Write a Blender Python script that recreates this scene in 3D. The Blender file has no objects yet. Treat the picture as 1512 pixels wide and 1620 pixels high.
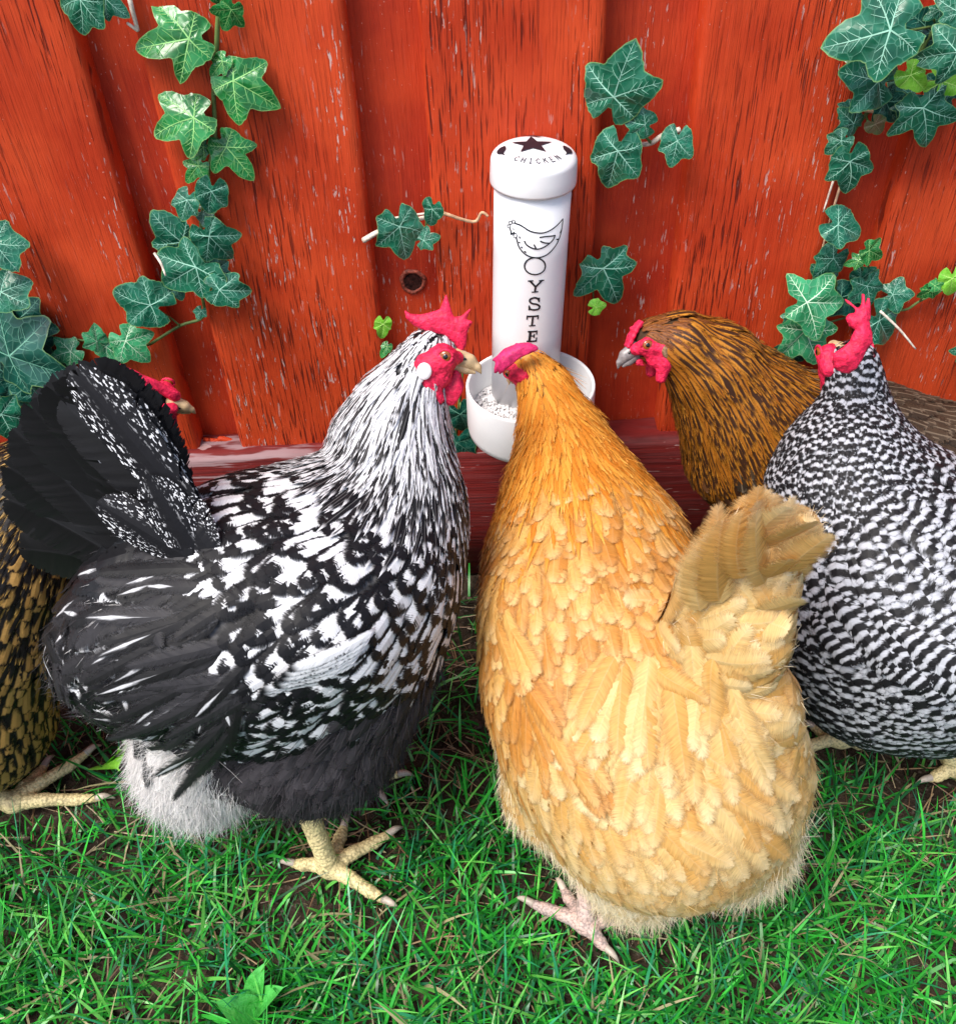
import bpy, math, random
import numpy as np
from mathutils import Vector
R_ = math.radians
rng = np.random.default_rng(7); random.seed(7)
SC = bpy.context.scene

# ------------------------------------------------------------------ camera
F_PX, CX, CY = 1514.0, 756.0, 810.0
CAM = np.array([0.0, -1.05, 1.06])
def unit(v):
    v = np.asarray(v, float); return v/np.maximum(np.linalg.norm(v, axis=-1, keepdims=True), 1e-12)
_dn = unit([830-CX, 2430-CY, F_PX])
_x0 = unit(np.array([1.0, 0, 0])-_dn*_dn[0]); _f0 = np.cross(_dn, _x0)
if _f0[2] < 0: _f0 = -_f0
_yw = R_(1.0)
CB = np.array([math.cos(_yw)*_x0+math.sin(_yw)*_f0, -math.sin(_yw)*_x0+math.cos(_yw)*_f0, -_dn])   # world axes in camera coordinates
cam_d = bpy.data.cameras.new('camera'); cam_o = bpy.data.objects.new('camera', cam_d); SC.collection.objects.link(cam_o)
cam_d.sensor_fit = 'HORIZONTAL'; cam_d.sensor_width = 36.0; cam_d.lens = 36.0*F_PX/1512.0
cam_d.clip_start = 0.02; cam_d.clip_end = 300
from mathutils import Matrix
_m = Matrix([[CB[i][0], -CB[i][1], -CB[i][2], CAM[i]] for i in range(3)]+[[0, 0, 0, 1]])
cam_o.matrix_world = _m
SC.camera = cam_o
def ray(px, py): return CB @ np.array([px-CX, py-CY, F_PX])
def U(px, py, y=None, z=None):
    r = ray(px, py); t = (y-CAM[1])/r[1] if y is not None else (z-CAM[2])/r[2]
    return CAM+r*t
def ppm(p): return np.linalg.norm(np.asarray(p)-CAM)/F_PX        # metres per photo pixel at p

# ------------------------------------------------------------------ world, sun, exposure
SUN_EL, SUN_ROT = R_(60), R_(228)
w = bpy.data.worlds.new('World'); SC.world = w; w.use_nodes = True
nt = w.node_tree; nt.nodes.clear()
sky = nt.nodes.new('ShaderNodeTexSky'); sky.sky_type = 'NISHITA'; sky.sun_disc = False
sky.sun_elevation = SUN_EL; sky.sun_rotation = SUN_ROT; sky.air_density = 1.0; sky.dust_density = 3.0; sky.ozone_density = 0.6
bg = nt.nodes.new('ShaderNodeBackground'); bg.inputs['Strength'].default_value = 0.112
ow = nt.nodes.new('ShaderNodeOutputWorld')
nt.links.new(sky.outputs[0], bg.inputs[0]); nt.links.new(bg.outputs[0], ow.inputs[0])
sun_d = bpy.data.lights.new('sun', 'SUN'); sun_d.energy = 2.0; sun_d.angle = R_(30); sun_d.color = (1.0, 0.95, 0.88)
sun_o = bpy.data.objects.new('sun', sun_d); SC.collection.objects.link(sun_o)
_sd = Vector((math.sin(SUN_ROT)*math.cos(SUN_EL), math.cos(SUN_ROT)*math.cos(SUN_EL), math.sin(SUN_EL)))
sun_o.rotation_euler = _sd.to_track_quat('Z', 'Y').to_euler(); sun_o.location = (0, -2, 4)
SC.view_settings.view_transform = 'Standard'; SC.view_settings.look = 'None'; SC.view_settings.exposure = 1.12; SC.view_settings.gamma = 1.0
SC.render.engine = 'CYCLES'
SC.cycles.max_bounces = 6; SC.cycles.diffuse_bounces = 3; SC.cycles.glossy_bounces = 2; SC.cycles.transmission_bounces = 3

# ------------------------------------------------------------------ object helpers
def link(o): SC.collection.objects.link(o); return o
def tag(o, label=None, cat=None, group=None, kind=None):
    if label: o['label'] = label
    if cat: o['category'] = cat
    if group: o['group'] = group
    if kind: o['kind'] = kind
    return o
def empty(name, loc, label, cat, group=None):
    o = bpy.data.objects.new(name, None); o.location = loc; o.empty_display_size = 0.02
    link(o); return tag(o, label, cat, group)
def mesh_np(name, V, quads=None, tris=None, mats=(), parent=None, attrs=None, midx=None, smooth=True):
    V = np.asarray(V, np.float32).reshape(-1, 3)
    me = bpy.data.meshes.new(name)
    q = np.zeros((0, 4), np.int32) if quads is None else np.asarray(quads, np.int32).reshape(-1, 4)
    t = np.zeros((0, 3), np.int32) if tris is None else np.asarray(tris, np.int32).reshape(-1, 3)
    me.vertices.add(len(V)); me.vertices.foreach_set('co', V.ravel())
    nl = q.size+t.size
    me.loops.add(nl); me.loops.foreach_set('vertex_index', np.concatenate([q.ravel(), t.ravel()]))
    npol = len(q)+len(t); me.polygons.add(npol)
    tot = np.concatenate([np.full(len(q), 4), np.full(len(t), 3)]).astype(np.int32)
    st = np.concatenate([[0], np.cumsum(tot)[:-1]]).astype(np.int32) if npol else np.zeros(0, np.int32)
    me.polygons.foreach_set('loop_start', st)
    if midx is not None: me.polygons.foreach_set('material_index', np.asarray(midx, np.int32))
    me.polygons.foreach_set('use_smooth', np.full(npol, smooth, bool))
    for k, a in (attrs or {}).items():
        a = np.asarray(a, np.float32)
        if a.ndim == 1: me.attributes.new(k, 'FLOAT', 'POINT').data.foreach_set('value', a)
        else: me.attributes.new(k, 'FLOAT_VECTOR', 'POINT').data.foreach_set('vector', a.ravel())
    me.update(calc_edges=True); me.validate()
    for m in mats: me.materials.append(m)
    o = link(bpy.data.objects.new(name, me))
    if parent is not None:
        o.parent = parent; o.location = -Vector(parent_world(parent))
    return o
def parent_world(p):
    v = Vector(p.location)
    while p.parent: p = p.parent; v += Vector(p.location)
    return v
class MB:
    def __init__(s): s.v = []; s.q = []; s.t = []; s.n = 0; s.mi = []; s.mt = []
    def add(s, V, Q=None, T=None, m=0):
        V = np.asarray(V, float).reshape(-1, 3); s.v.append(V)
        if Q is not None and len(Q): Q = np.asarray(Q, int).reshape(-1, 4); s.q.append(Q+s.n); s.mi += [m]*len(Q)
        if T is not None and len(T): T = np.asarray(T, int).reshape(-1, 3); s.t.append(T+s.n); s.mt += [m]*len(T)
        s.n += len(V)
    def build(s, name, mats, parent=None, smooth=True):
        return mesh_np(name, np.concatenate(s.v), np.concatenate(s.q) if s.q else None, np.concatenate(s.t) if s.t else None,
                       mats if isinstance(mats, (list, tuple)) else [mats], parent, midx=s.mi+s.mt, smooth=smooth)
def grid_q(nr, nc, wrap=False):
    r = np.arange(nr-1)[:, None]; c = np.arange(nc if wrap else nc-1)[None, :]; c2 = (c+1) % nc
    return np.stack([r*nc+c, r*nc+c2, (r+1)*nc+c2, (r+1)*nc+c], -1).reshape(-1, 4)
def tube(mb, pts, rad, n=8, m=0, smooth_n=0):
    P = np.asarray(pts, float); r = np.broadcast_to(np.asarray(rad, float), (len(P),)).copy()
    if smooth_n:
        P, r = spline(P, r, smooth_n)
    T = unit(np.gradient(P, axis=0)); a = np.array([0.3, 0.2, 1.0]); 
    n0 = unit(np.cross(T[0], a)); rows = []
    for k in range(len(P)):
        n0 = unit(n0-T[k]*np.dot(n0, T[k])); b = np.cross(T[k], n0)
        th = np.linspace(0, 2*np.pi, n, endpoint=False)
        rows.append(P[k]+r[k]*(np.cos(th)[:, None]*n0+np.sin(th)[:, None]*b))
    V = np.concatenate(rows+[P[:1], P[-1:]]); N = len(P)*n
    T1 = [[(i+1) % n, i, N] for i in range(n)]+[[N-n+i, N-n+(i+1) % n, N+1] for i in range(n)]
    mb.add(V, grid_q(len(P), n, True), T1, m)
def spline(P, r, k):
    n = len(P); Po = []; ro = []
    for i in range(n-1):
        p0, p1, p2, p3 = P[max(i-1, 0)], P[i], P[i+1], P[min(i+2, n-1)]
        for t in np.linspace(0, 1, k, endpoint=False):
            Po.append(0.5*((2*p1)+(-p0+p2)*t+(2*p0-5*p1+4*p2-p3)*t*t+(-p0+3*p1-3*p2+p3)*t**3)); ro.append(r[i]*(1-t)+r[i+1]*t)
    Po.append(P[-1]); ro.append(r[-1]); return np.array(Po), np.array(ro)
def lathe(mb, prof, c, n=64, m=0):
    th = np.linspace(0, 2*np.pi, n, endpoint=False)
    V = np.concatenate([np.stack([c[0]+r*np.cos(th), c[1]+r*np.sin(th), np.full(n, c[2]+z)], -1) for r, z in prof])
    mb.add(V, grid_q(len(prof), n, True), None, m)

# ------------------------------------------------------------------ node helpers
class G:
    def __init__(s, name):
        s.mat = bpy.data.materials.new(name); s.mat.use_nodes = True; s.t = s.mat.node_tree; s.t.nodes.clear()
        s.out = s.n('ShaderNodeOutputMaterial'); s.bsdf = s.n('ShaderNodeBsdfPrincipled'); s.L(s.bsdf.outputs[0], s.out.inputs[0])
    def n(s, t, **k):
        x = s.t.nodes.new(t)
        for a, b in k.items(): setattr(x, a, b)
        return x
    def L(s, a, b): s.t.links.new(a, b)
    def put(s, sock, v):
        if isinstance(v, bpy.types.NodeSocket): s.L(v, sock)
        elif isinstance(v, (tuple, list)) and len(v) == 3 and sock.type == 'RGBA': sock.default_value = (*v, 1)
        else: sock.default_value = v
    def m(s, op, a, b=0.0, c=None, clamp=False):
        x = s.n('ShaderNodeMath', operation=op, use_clamp=clamp); s.put(x.inputs[0], a); s.put(x.inputs[1], b)
        if c is not None: s.put(x.inputs[2], c)
        return x.outputs[0]
    def step(s, a, lo, hi):
        x = s.n('ShaderNodeMapRange', interpolation_type='SMOOTHSTEP'); s.put(x.inputs[0], a); s.put(x.inputs[1], lo); s.put(x.inputs[2], hi); return x.outputs[0]
    def mix(s, f, a, b, bt='MIX'):
        x = s.n('ShaderNodeMix', data_type='RGBA', blend_type=bt); s.put(x.inputs[0], f); s.put(x.inputs[6], a); s.put(x.inputs[7], b); return x.outputs[2]
    def noise(s, vec, scale=1.0, detail=3.0, rough=0.55, dims='3D'):
        x = s.n('ShaderNodeTexNoise'); s.put(x.inputs['Vector'], vec); x.inputs['Scale'].default_value = scale; x.inputs['Detail'].default_value = detail; x.inputs['Roughness'].default_value = rough
        return x.outputs[0]
    def vmul(s, v, sc, off=None):
        x = s.n('ShaderNodeVectorMath', operation='MULTIPLY'); s.put(x.inputs[0], v); x.inputs[1].default_value = sc
        if off is None: return x.outputs[0]
        y = s.n('ShaderNodeVectorMath', operation='ADD'); s.L(x.outputs[0], y.inputs[0]); s.put(y.inputs[1], off); return y.outputs[0]
    def xyz(s, a, b, c):
        x = s.n('ShaderNodeCombineXYZ'); s.put(x.inputs[0], a); s.put(x.inputs[1], b); s.put(x.inputs[2], c); return x.outputs[0]
    def attr(s, nm): return s.n('ShaderNodeAttribute', attribute_name=nm)
    def sep(s, v):
        x = s.n('ShaderNodeSeparateXYZ'); s.L(v, x.inputs[0]); return x.outputs
    def obj(s): return s.n('ShaderNodeTexCoord').outputs['Object']
    def rnd(s): return s.n('ShaderNodeObjectInfo').outputs['Random']
    def bump(s, h, st=0.5, d=0.002):
        x = s.n('ShaderNodeBump'); x.inputs['Strength'].default_value = st; x.inputs['Distance'].default_value = d; s.L(h, x.inputs['Height']); s.L(x.outputs[0], s.bsdf.inputs['Normal'])
    def fin(s, col=None, rough=0.5, spec=0.5, **k):
        b = s.bsdf.inputs
        if col is not None: s.put(b['Base Color'], col)
        s.put(b['Roughness'], rough); b['Specular IOR Level'].default_value = spec
        for a, v in k.items(): s.put(b[a.replace('_', ' ')], v)
        return s.mat
def plain(name, col, rough=0.5, spec=0.5, var=0.15, sc=80, bump=0.0, **k):
    g = G(name); n = g.noise(g.obj(), sc, 3)
    c = g.mix(g.step(n, 0.3, 0.7), tuple(x*(1-var) for x in col), tuple(min(x*(1+var), 1) for x in col))
    if bump: g.bump(n, bump, 0.002)
    return g.fin(c, rough, spec, **k)

# ------------------------------------------------------------------ materials of the setting
def red_wood(name, dark=1.0, worn=0.0, cool=0.0):
    g = G(name); o = g.obj(); rv = g.rnd()
    off = g.xyz(g.m('MULTIPLY', rv, 13.7), 0.0, g.m('MULTIPLY', rv, 31.0))
    p = g.vmul(o, (1, 1, 1), off)
    wob = g.noise(g.vmul(p, (3, 3, 0.9)), 2.4, 1)
    pw = g.vmul(p, (1, 1, 1), g.xyz(g.m('MULTIPLY', wob, 0.022), 0.0, 0.0))
    fine = g.noise(g.vmul(pw, (520, 60, 16.0)), 1.0, 4, 0.65)
    mid = g.noise(g.vmul(pw, (120, 40, 1.6)), 1.0, 3)
    crack = g.noise(g.vmul(pw, (430, 40, 17.0)), 1.0, 2, 0.5)
    zone = g.step(g.noise(g.vmul(p, (11, 7, 2.4)), 1.0, 2), 0.40, 0.60)
    crk = g.m('MULTIPLY', g.step(crack, 0.555, 0.65), g.m('ADD', g.m('MULTIPLY', zone, 0.85*(1-cool)), 0.12*(1-cool)+0.03))
    blot = g.noise(p, 9.0, 4)
    c = g.mix(g.step(blot, 0.3, 0.7), (0.44*dark, 0.034*dark, 0.007*dark), (0.61*dark, 0.068*dark, 0.016*dark))
    if cool: c = g.mix(g.step(blot, 0.3, 0.7), (0.36*dark, 0.026*dark, 0.010*dark), (0.53*dark, 0.052*dark, 0.014*dark))  # smoother recessed boards, base colour also darkened in place of recess shade
    c = g.mix(g.m('MULTIPLY', g.step(fine, 0.45, 0.75), 0.22*(1-cool)), c, (0.20*dark, 0.010*dark, 0.005*dark))
    c = g.mix(g.m('MULTIPLY', g.step(mid, 0.5, 0.75), 0.35), c, (0.66*dark, 0.070*dark, 0.02*dark))
    c = g.mix(g.m('MULTIPLY', crk, 0.85), c, (0.075, 0.006, 0.005))
    # chips down to bare pale wood
    fl = g.noise(g.vmul(pw, (330, 90, 48)), 1.0, 3)
    zz = g.step(g.noise(g.vmul(p, (15, 9, 3.2)), 1.0, 3), 0.48, 0.66)
    flm = g.m('MULTIPLY', g.step(fl, 0.625, 0.665), g.m('ADD', g.m('MULTIPLY', zz, 0.85), 0.02))
    c = g.mix(flm, c, (0.62, 0.46, 0.42))
    sp = g.noise(g.vmul(p, (330, 330, 230)), 1.0, 1)
    c = g.mix(g.m('MULTIPLY', g.step(sp, 0.755, 0.79), 0.45), c, (0.70, 0.45, 0.40))
    h = g.m('SUBTRACT', g.m('ADD', g.m('MULTIPLY', fine, 0.5), g.m('MULTIPLY', mid, 0.6)), g.m('MULTIPLY', crk, 1.2))
    h = g.m('SUBTRACT', h, g.m('MULTIPLY', flm, 0.4))
    g.bump(h, 0.75, 0.0024)
    return g.fin(c, 0.58, 0.28)
M = {}
M['red'] = red_wood('red_painted_wood'); M['red_in'] = red_wood('red_painted_smooth_shaded_wood', cool=.85)
def plank_mat():
    g = G('worn_red_plank'); o = g.obj()
    fine = g.noise(g.vmul(o, (6, 60, 330)), 1.0, 4); st = g.noise(g.vmul(o, (9, 40, 110)), 1.0, 3)
    c = g.mix(g.step(fine, 0.35, 0.7), (0.165, 0.012, 0.011), (0.08, 0.006, 0.007))
    x = g.sep(o)[0]
    wz = g.step(g.m('ADD', g.m('MULTIPLY', x, -1.6), g.m('MULTIPLY', g.noise(g.vmul(o, (5, 5, 9)), 1.0, 3), 0.6)), 0.36, 0.75)
    grey = g.m('MULTIPLY', g.step(st, 0.47, 0.56), g.m('ADD', g.m('MULTIPLY', wz, 0.85), 0.05))
    c = g.mix(grey, c, (0.29, 0.19, 0.205))
    c = g.mix(g.m('MULTIPLY', g.step(g.noise(g.vmul(o, (30, 60, 200)), 1.0, 2), 0.66, 0.70), 0.5), c, (0.5, 0.36, 0.36))
    g.bump(g.m('ADD', fine, st), 0.5, 0.002)
    return g.fin(c, 0.6, 0.3)
M['plank'] = plank_mat()
def soil_mat():
    g = G('soil'); o = g.obj(); a = g.noise(o, 18, 5); b = g.noise(o, 140, 4)
    c = g.mix(g.step(a, 0.35, 0.65), (0.020, 0.014, 0.010), (0.060, 0.042, 0.030)); c = g.mix(g.step(b, 0.55, 0.75), c, (0.13, 0.105, 0.085))
    g.bump(g.m('ADD', a, b), 0.9, 0.01); return g.fin(c, 0.95, 0.1)
M['soil'] = soil_mat()
def blade_mat():
    g = G('grass_blade'); a = g.attr('col').outputs['Vector']; v = g.attr('gv').outputs['Fac']
    o = g.obj(); n = g.noise(o, 400, 2)
    c = g.mix(g.m('MULTIPLY', n, 0.25), a, (0.03, 0.12, 0.05))
    g.bsdf.inputs['Transmission Weight'].default_value = 0.0
    tr = g.n('ShaderNodeBsdfTranslucent'); g.L(c, tr.inputs[0]); mx = g.n('ShaderNodeMixShader'); mx.inputs[0].default_value = 0.3
    g.fin(c, 0.33, 0.5); g.L(g.bsdf.outputs[0], mx.inputs[1]); g.L(tr.outputs[0], mx.inputs[2]); g.L(mx.outputs[0], g.out.inputs[0]); return g.mat
M['blade'] = blade_mat()
def leaf_mat(name, ca, cb, vein, gloss=0.30):
    g = G(name); o = g.attr('lp').outputs['Vector']; rv = g.rnd()
    p = g.vmul(o, (1, 1, 1), g.xyz(g.m('MULTIPLY', rv, 9.0), 0.0, 0.0))
    vo = g.n('ShaderNodeTexVoronoi', feature='DISTANCE_TO_EDGE'); g.L(p, vo.inputs['Vector']); vo.inputs['Scale'].default_value = 5.5
    d = vo.outputs['Distance']; net = g.m('SUBTRACT', 1.0, g.step(d, 0.012, 0.055))
    bl = g.noise(p, 2.3, 3)
    c = g.mix(g.step(bl, 0.3, 0.7), ca, cb)
    c = g.mix(g.m('MULTIPLY', g.step(d, 0.05, 0.35), 0.35), g.mix(0.35, c, vein), c) if False else c
    c = g.mix(g.m('MULTIPLY', net, 0.22), c, vein)
    ed = g.step(g.attr('le').outputs['Fac'], 0.95, 1.0); c = g.mix(g.m('MULTIPLY', ed, 0.45), c, (0.30, 0.48, 0.14))
    g.bump(g.m('SUBTRACT', g.step(d, 0.0, 0.3), g.m('MULTIPLY', net, 0.3)), 0.14, 0.002)
    return g.fin(c, gloss, 0.5)
VE = (0.20, 0.46, 0.33)
M['t'] = leaf_mat('ivy_leaf_teal', (0.003, 0.066, 0.034), (0.011, 0.145, 0.078), VE)
M['g'] = leaf_mat('ivy_leaf_green', (0.006, 0.095, 0.014), (0.016, 0.22, 0.050), (0.26, 0.58, 0.20), 0.22)
M['l'] = leaf_mat('ivy_leaf_light', (0.015, 0.17, 0.060), (0.045, 0.34, 0.14), (0.50, 0.76, 0.50))
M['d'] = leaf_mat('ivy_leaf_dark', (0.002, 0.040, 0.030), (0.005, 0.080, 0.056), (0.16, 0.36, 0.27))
M['y'] = leaf_mat('ivy_leaf_young', (0.12, 0.42, 0.02), (0.24, 0.60, 0.06), (0.40, 0.75, 0.15))
M['w'] = leaf_mat('weed_leaf', (0.03, 0.25, 0.03), (0.07, 0.40, 0.07), (0.15, 0.50, 0.12)); M['b'] = leaf_mat('ivy_leaf_dying', (0.16, 0.10, 0.05), (0.10, 0.16, 0.06), (0.4, 0.3, 0.2))
VM = {}
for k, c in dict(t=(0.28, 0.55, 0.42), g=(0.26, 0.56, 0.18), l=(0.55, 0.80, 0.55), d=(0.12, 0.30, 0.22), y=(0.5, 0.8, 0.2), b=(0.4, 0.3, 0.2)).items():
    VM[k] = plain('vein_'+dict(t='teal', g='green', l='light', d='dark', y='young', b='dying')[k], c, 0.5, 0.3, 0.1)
M['stem'] = plain('ivy_stem', (0.10, 0.16, 0.045), 0.5, 0.3, 0.3, 60)
M['dry'] = plain('dry_twig', (0.55, 0.36, 0.22), 0.75, 0.2, 0.3, 120, 0.4)
M['pale'] = plain('pale_twig', (0.62, 0.55, 0.46), 0.8, 0.2, 0.3, 160, 0.5)
M['white'] = plain('white_plastic', (0.80, 0.81, 0.83), 0.28, 0.5, 0.02, 30)
M['ink'] = plain('black_print', (0.008, 0.012, 0.02), 0.4, 0.4, 0.1)
M['greyink'] = plain('grey_print', (0.06, 0.075, 0.09), 0.4, 0.4, 0.1)
M['flesh'] = plain('red_comb_skin', (0.64, 0.016, 0.066), 0.55, 0.3, 0.32, 240, 0.9)
M['flesh'].node_tree.nodes['Principled BSDF'].inputs['Subsurface Weight'].default_value = 0.0
M['purple'] = plain('purple_comb_skin', (0.52, 0.022, 0.12), 0.55, 0.3, 0.35, 200, 0.6)
M['lobe'] = plain('white_earlobe_skin', (0.80, 0.74, 0.76), 0.5, 0.3, 0.1, 300, 0.4)
M['ear_tuft'] = plain('brown_ear_tuft', (0.20, 0.12, 0.07), 0.8, 0.1, 0.5, 300, 0.6); M['horn'] = plain('horn_beak', (0.50, 0.36, 0.20), 0.4, 0.4, 0.25, 120, 0.2)
M['horn_dark'] = plain('slate_beak', (0.20, 0.18, 0.18), 0.35, 0.5, 0.4, 110, 0.2)
M['iris'] = plain('amber_iris', (0.28, 0.07, 0.015), 0.12, 0.6, 0.2, 200)
M['pupil'] = plain('black_pupil', (0.004, 0.004, 0.004), 0.05, 0.8, 0.0)
def scale_skin(name, ca, cb):
    g = G(name); o = g.obj(); vo = g.n('ShaderNodeTexVoronoi'); g.L(o, vo.inputs['Vector']); vo.inputs['Scale'].default_value = 330
    d = vo.outputs['Distance']; n = g.noise(o, 70, 4)
    c = g.mix(g.step(n, 0.35, 0.7), ca, cb); c = g.mix(g.m('MULTIPLY', g.step(d, 0.45, 0.75), 0.6), c, tuple(x*0.35 for x in cb))
    dirt = g.step(g.noise(o, 33, 4), 0.55, 0.7); c = g.mix(g.m('MULTIPLY', dirt, 0.4), c, (0.12, 0.09, 0.06))
    g.bump(g.m('SUBTRACT', 1.0, d), 0.45, 0.0014); return g.fin(c, 0.5, 0.35)
M['leg_y'] = scale_skin('yellow_leg_scales', (0.80, 0.66, 0.34), (0.66, 0.54, 0.28))
M['leg_p'] = scale_skin('pinkish_leg_scales', (0.62, 0.42, 0.36), (0.42, 0.34, 0.32))
M['claw'] = plain('claw_horn', (0.45, 0.38, 0.32), 0.4, 0.4, 0.2)
M['grit'] = plain('oyster_shell', (0.66, 0.65, 0.66), 0.6, 0.3, 0.25, 200, 0.3)

# ------------------------------------------------------------------ implicit bodies: round-cone chains, surface nets
class SDF:
    def __init__(s, k=0.02): s.a = []; s.b = []; s.ra = []; s.rb = []; s.ty = []; s.fl = []; s.k = k
    def chain(s, pts, ty, flow=None):
        for i in range(len(pts)-1):
            (a, ra), (b, rb) = pts[i], pts[i+1]
            s.a.append(a); s.b.append(b); s.ra.append(ra); s.rb.append(rb); s.ty.append(ty)
            s.fl.append(unit(flow) if flow is not None else unit(np.asarray(b)-a))
    def done(s):
        s.a = np.array(s.a); s.b = np.array(s.b); s.ra = np.array(s.ra); s.rb = np.array(s.rb); s.fl = np.array(s.fl)
        s.names = sorted(set(s.ty)); s.ti = np.array([s.names.index(t) for t in s.ty]); s.ki = np.minimum(s.k, 0.13*(s.ra+s.rb)/2); return s
    def dseg(s, P):
        ab = s.b-s.a; L2 = (ab**2).sum(1)+1e-12
        out = np.empty((len(P), len(s.a)), np.float32)
        for i in range(len(s.a)):
            ap = P-s.a[i]; t = np.clip(ap@ab[i]/L2[i], 0, 1)
            out[:, i] = np.linalg.norm(ap-t[:, None]*ab[i], axis=1)-(s.ra[i]+(s.rb[i]-s.ra[i])*t)
        return out
    def __call__(s, P):
        d = s.dseg(P); m = d.min(1); e = d-m[:, None]; w_ = np.exp(-e/s.k)
        kk = (w_@s.ki)/w_.sum(1)
        return m-kk*(np.log(np.exp(-e/kk[:, None]).sum(1))-0.60)
    def grad(s, P, e=0.002):
        k = np.array([[1, -1, -1], [-1, -1, 1], [-1, 1, -1], [1, 1, 1.0]])
        return unit(sum(kk*s(P+kk*e)[:, None] for kk in k))
    def flow(s, P, kk=0.025):
        d = s.dseg(P); wt = np.exp(-(d-d.min(1)[:, None])/kk); wt /= wt.sum(1)[:, None]; return wt@s.fl
    def typ(s, P, jit=0.008):
        d = s.dseg(P); d = d+rng.normal(0, jit, d.shape); return s.ti[d.argmin(1)]
    def hit(s, px, py):
        r = unit(ray(px, py)); t = 0.3
        for _ in range(90):
            p = CAM+r*t; d = float(s(p[None])[0])
            if d < 0.0008: return p
            t += max(d*0.8, 0.0008)
            if t > 3: return None
        return p
def nets(f, lo, hi, h):
    lo = np.asarray(lo, float); n = np.ceil((np.asarray(hi)-lo)/h).astype(int)+1
    X = np.stack(np.meshgrid(*[lo[i]+h*np.arange(n[i]) for i in range(3)], indexing='ij'), -1)
    v = np.concatenate([f(c) for c in np.array_split(X.reshape(-1, 3), max(1, X.size//600000))]).reshape(n)
    ins = v < 0
    cnt = np.zeros(n-1); acc = np.zeros((*(n-1), 3))
    off = [(i, j, k) for i in (0, 1) for j in (0, 1) for k in (0, 1)]
    def sl(o): return tuple(slice(o[i], n[i]-1+o[i]) for i in range(3))
    for o in off:
        for ax in range(3):
            if o[ax]: continue
            p = list(o); p[ax] = 1; va, vb = v[sl(o)], v[sl(p)]
            cr = (va < 0) != (vb < 0); t = np.where(cr, va/np.where(cr, va-vb, 1), 0)
            pt = np.zeros((*(n-1), 3)); 
            for q in range(3): pt[..., q] = o[q]
            pt[..., ax] = t
            acc += pt*cr[..., None]; cnt += cr
    act = cnt > 0; idx = -np.ones(n-1, int); idx[act] = np.arange(act.sum())
    ijk = np.argwhere(act); V = lo+h*(ijk+acc[act]/cnt[act][:, None])
    Q = []
    for ax in range(3):
        a1, a2 = (ax+1) % 3, (ax+2) % 3
        s0 = [slice(None)]*3; s1 = [slice(None)]*3; s0[ax] = slice(0, -1); s1[ax] = slice(1, None)
        cr = ins[tuple(s0)] != ins[tuple(s1)]; e = np.argwhere(cr)
        e = e[(e[:, a1] > 0) & (e[:, a2] > 0) & (e[:, a1] < n[a1]-1) & (e[:, a2] < n[a2]-1)]
        if not len(e): continue
        d1 = np.zeros(3, int); d1[a1] = 1; d2 = np.zeros(3, int); d2[a2] = 1
        q = np.stack([idx[tuple((e-d1-d2).T)], idx[tuple((e-d2).T)], idx[tuple(e.T)], idx[tuple((e-d1).T)]], -1)
        fl = ~ins[tuple(e.T)]; q[fl] = q[fl][:, ::-1]; Q.append(q)
    return V, np.concatenate(Q)

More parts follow.
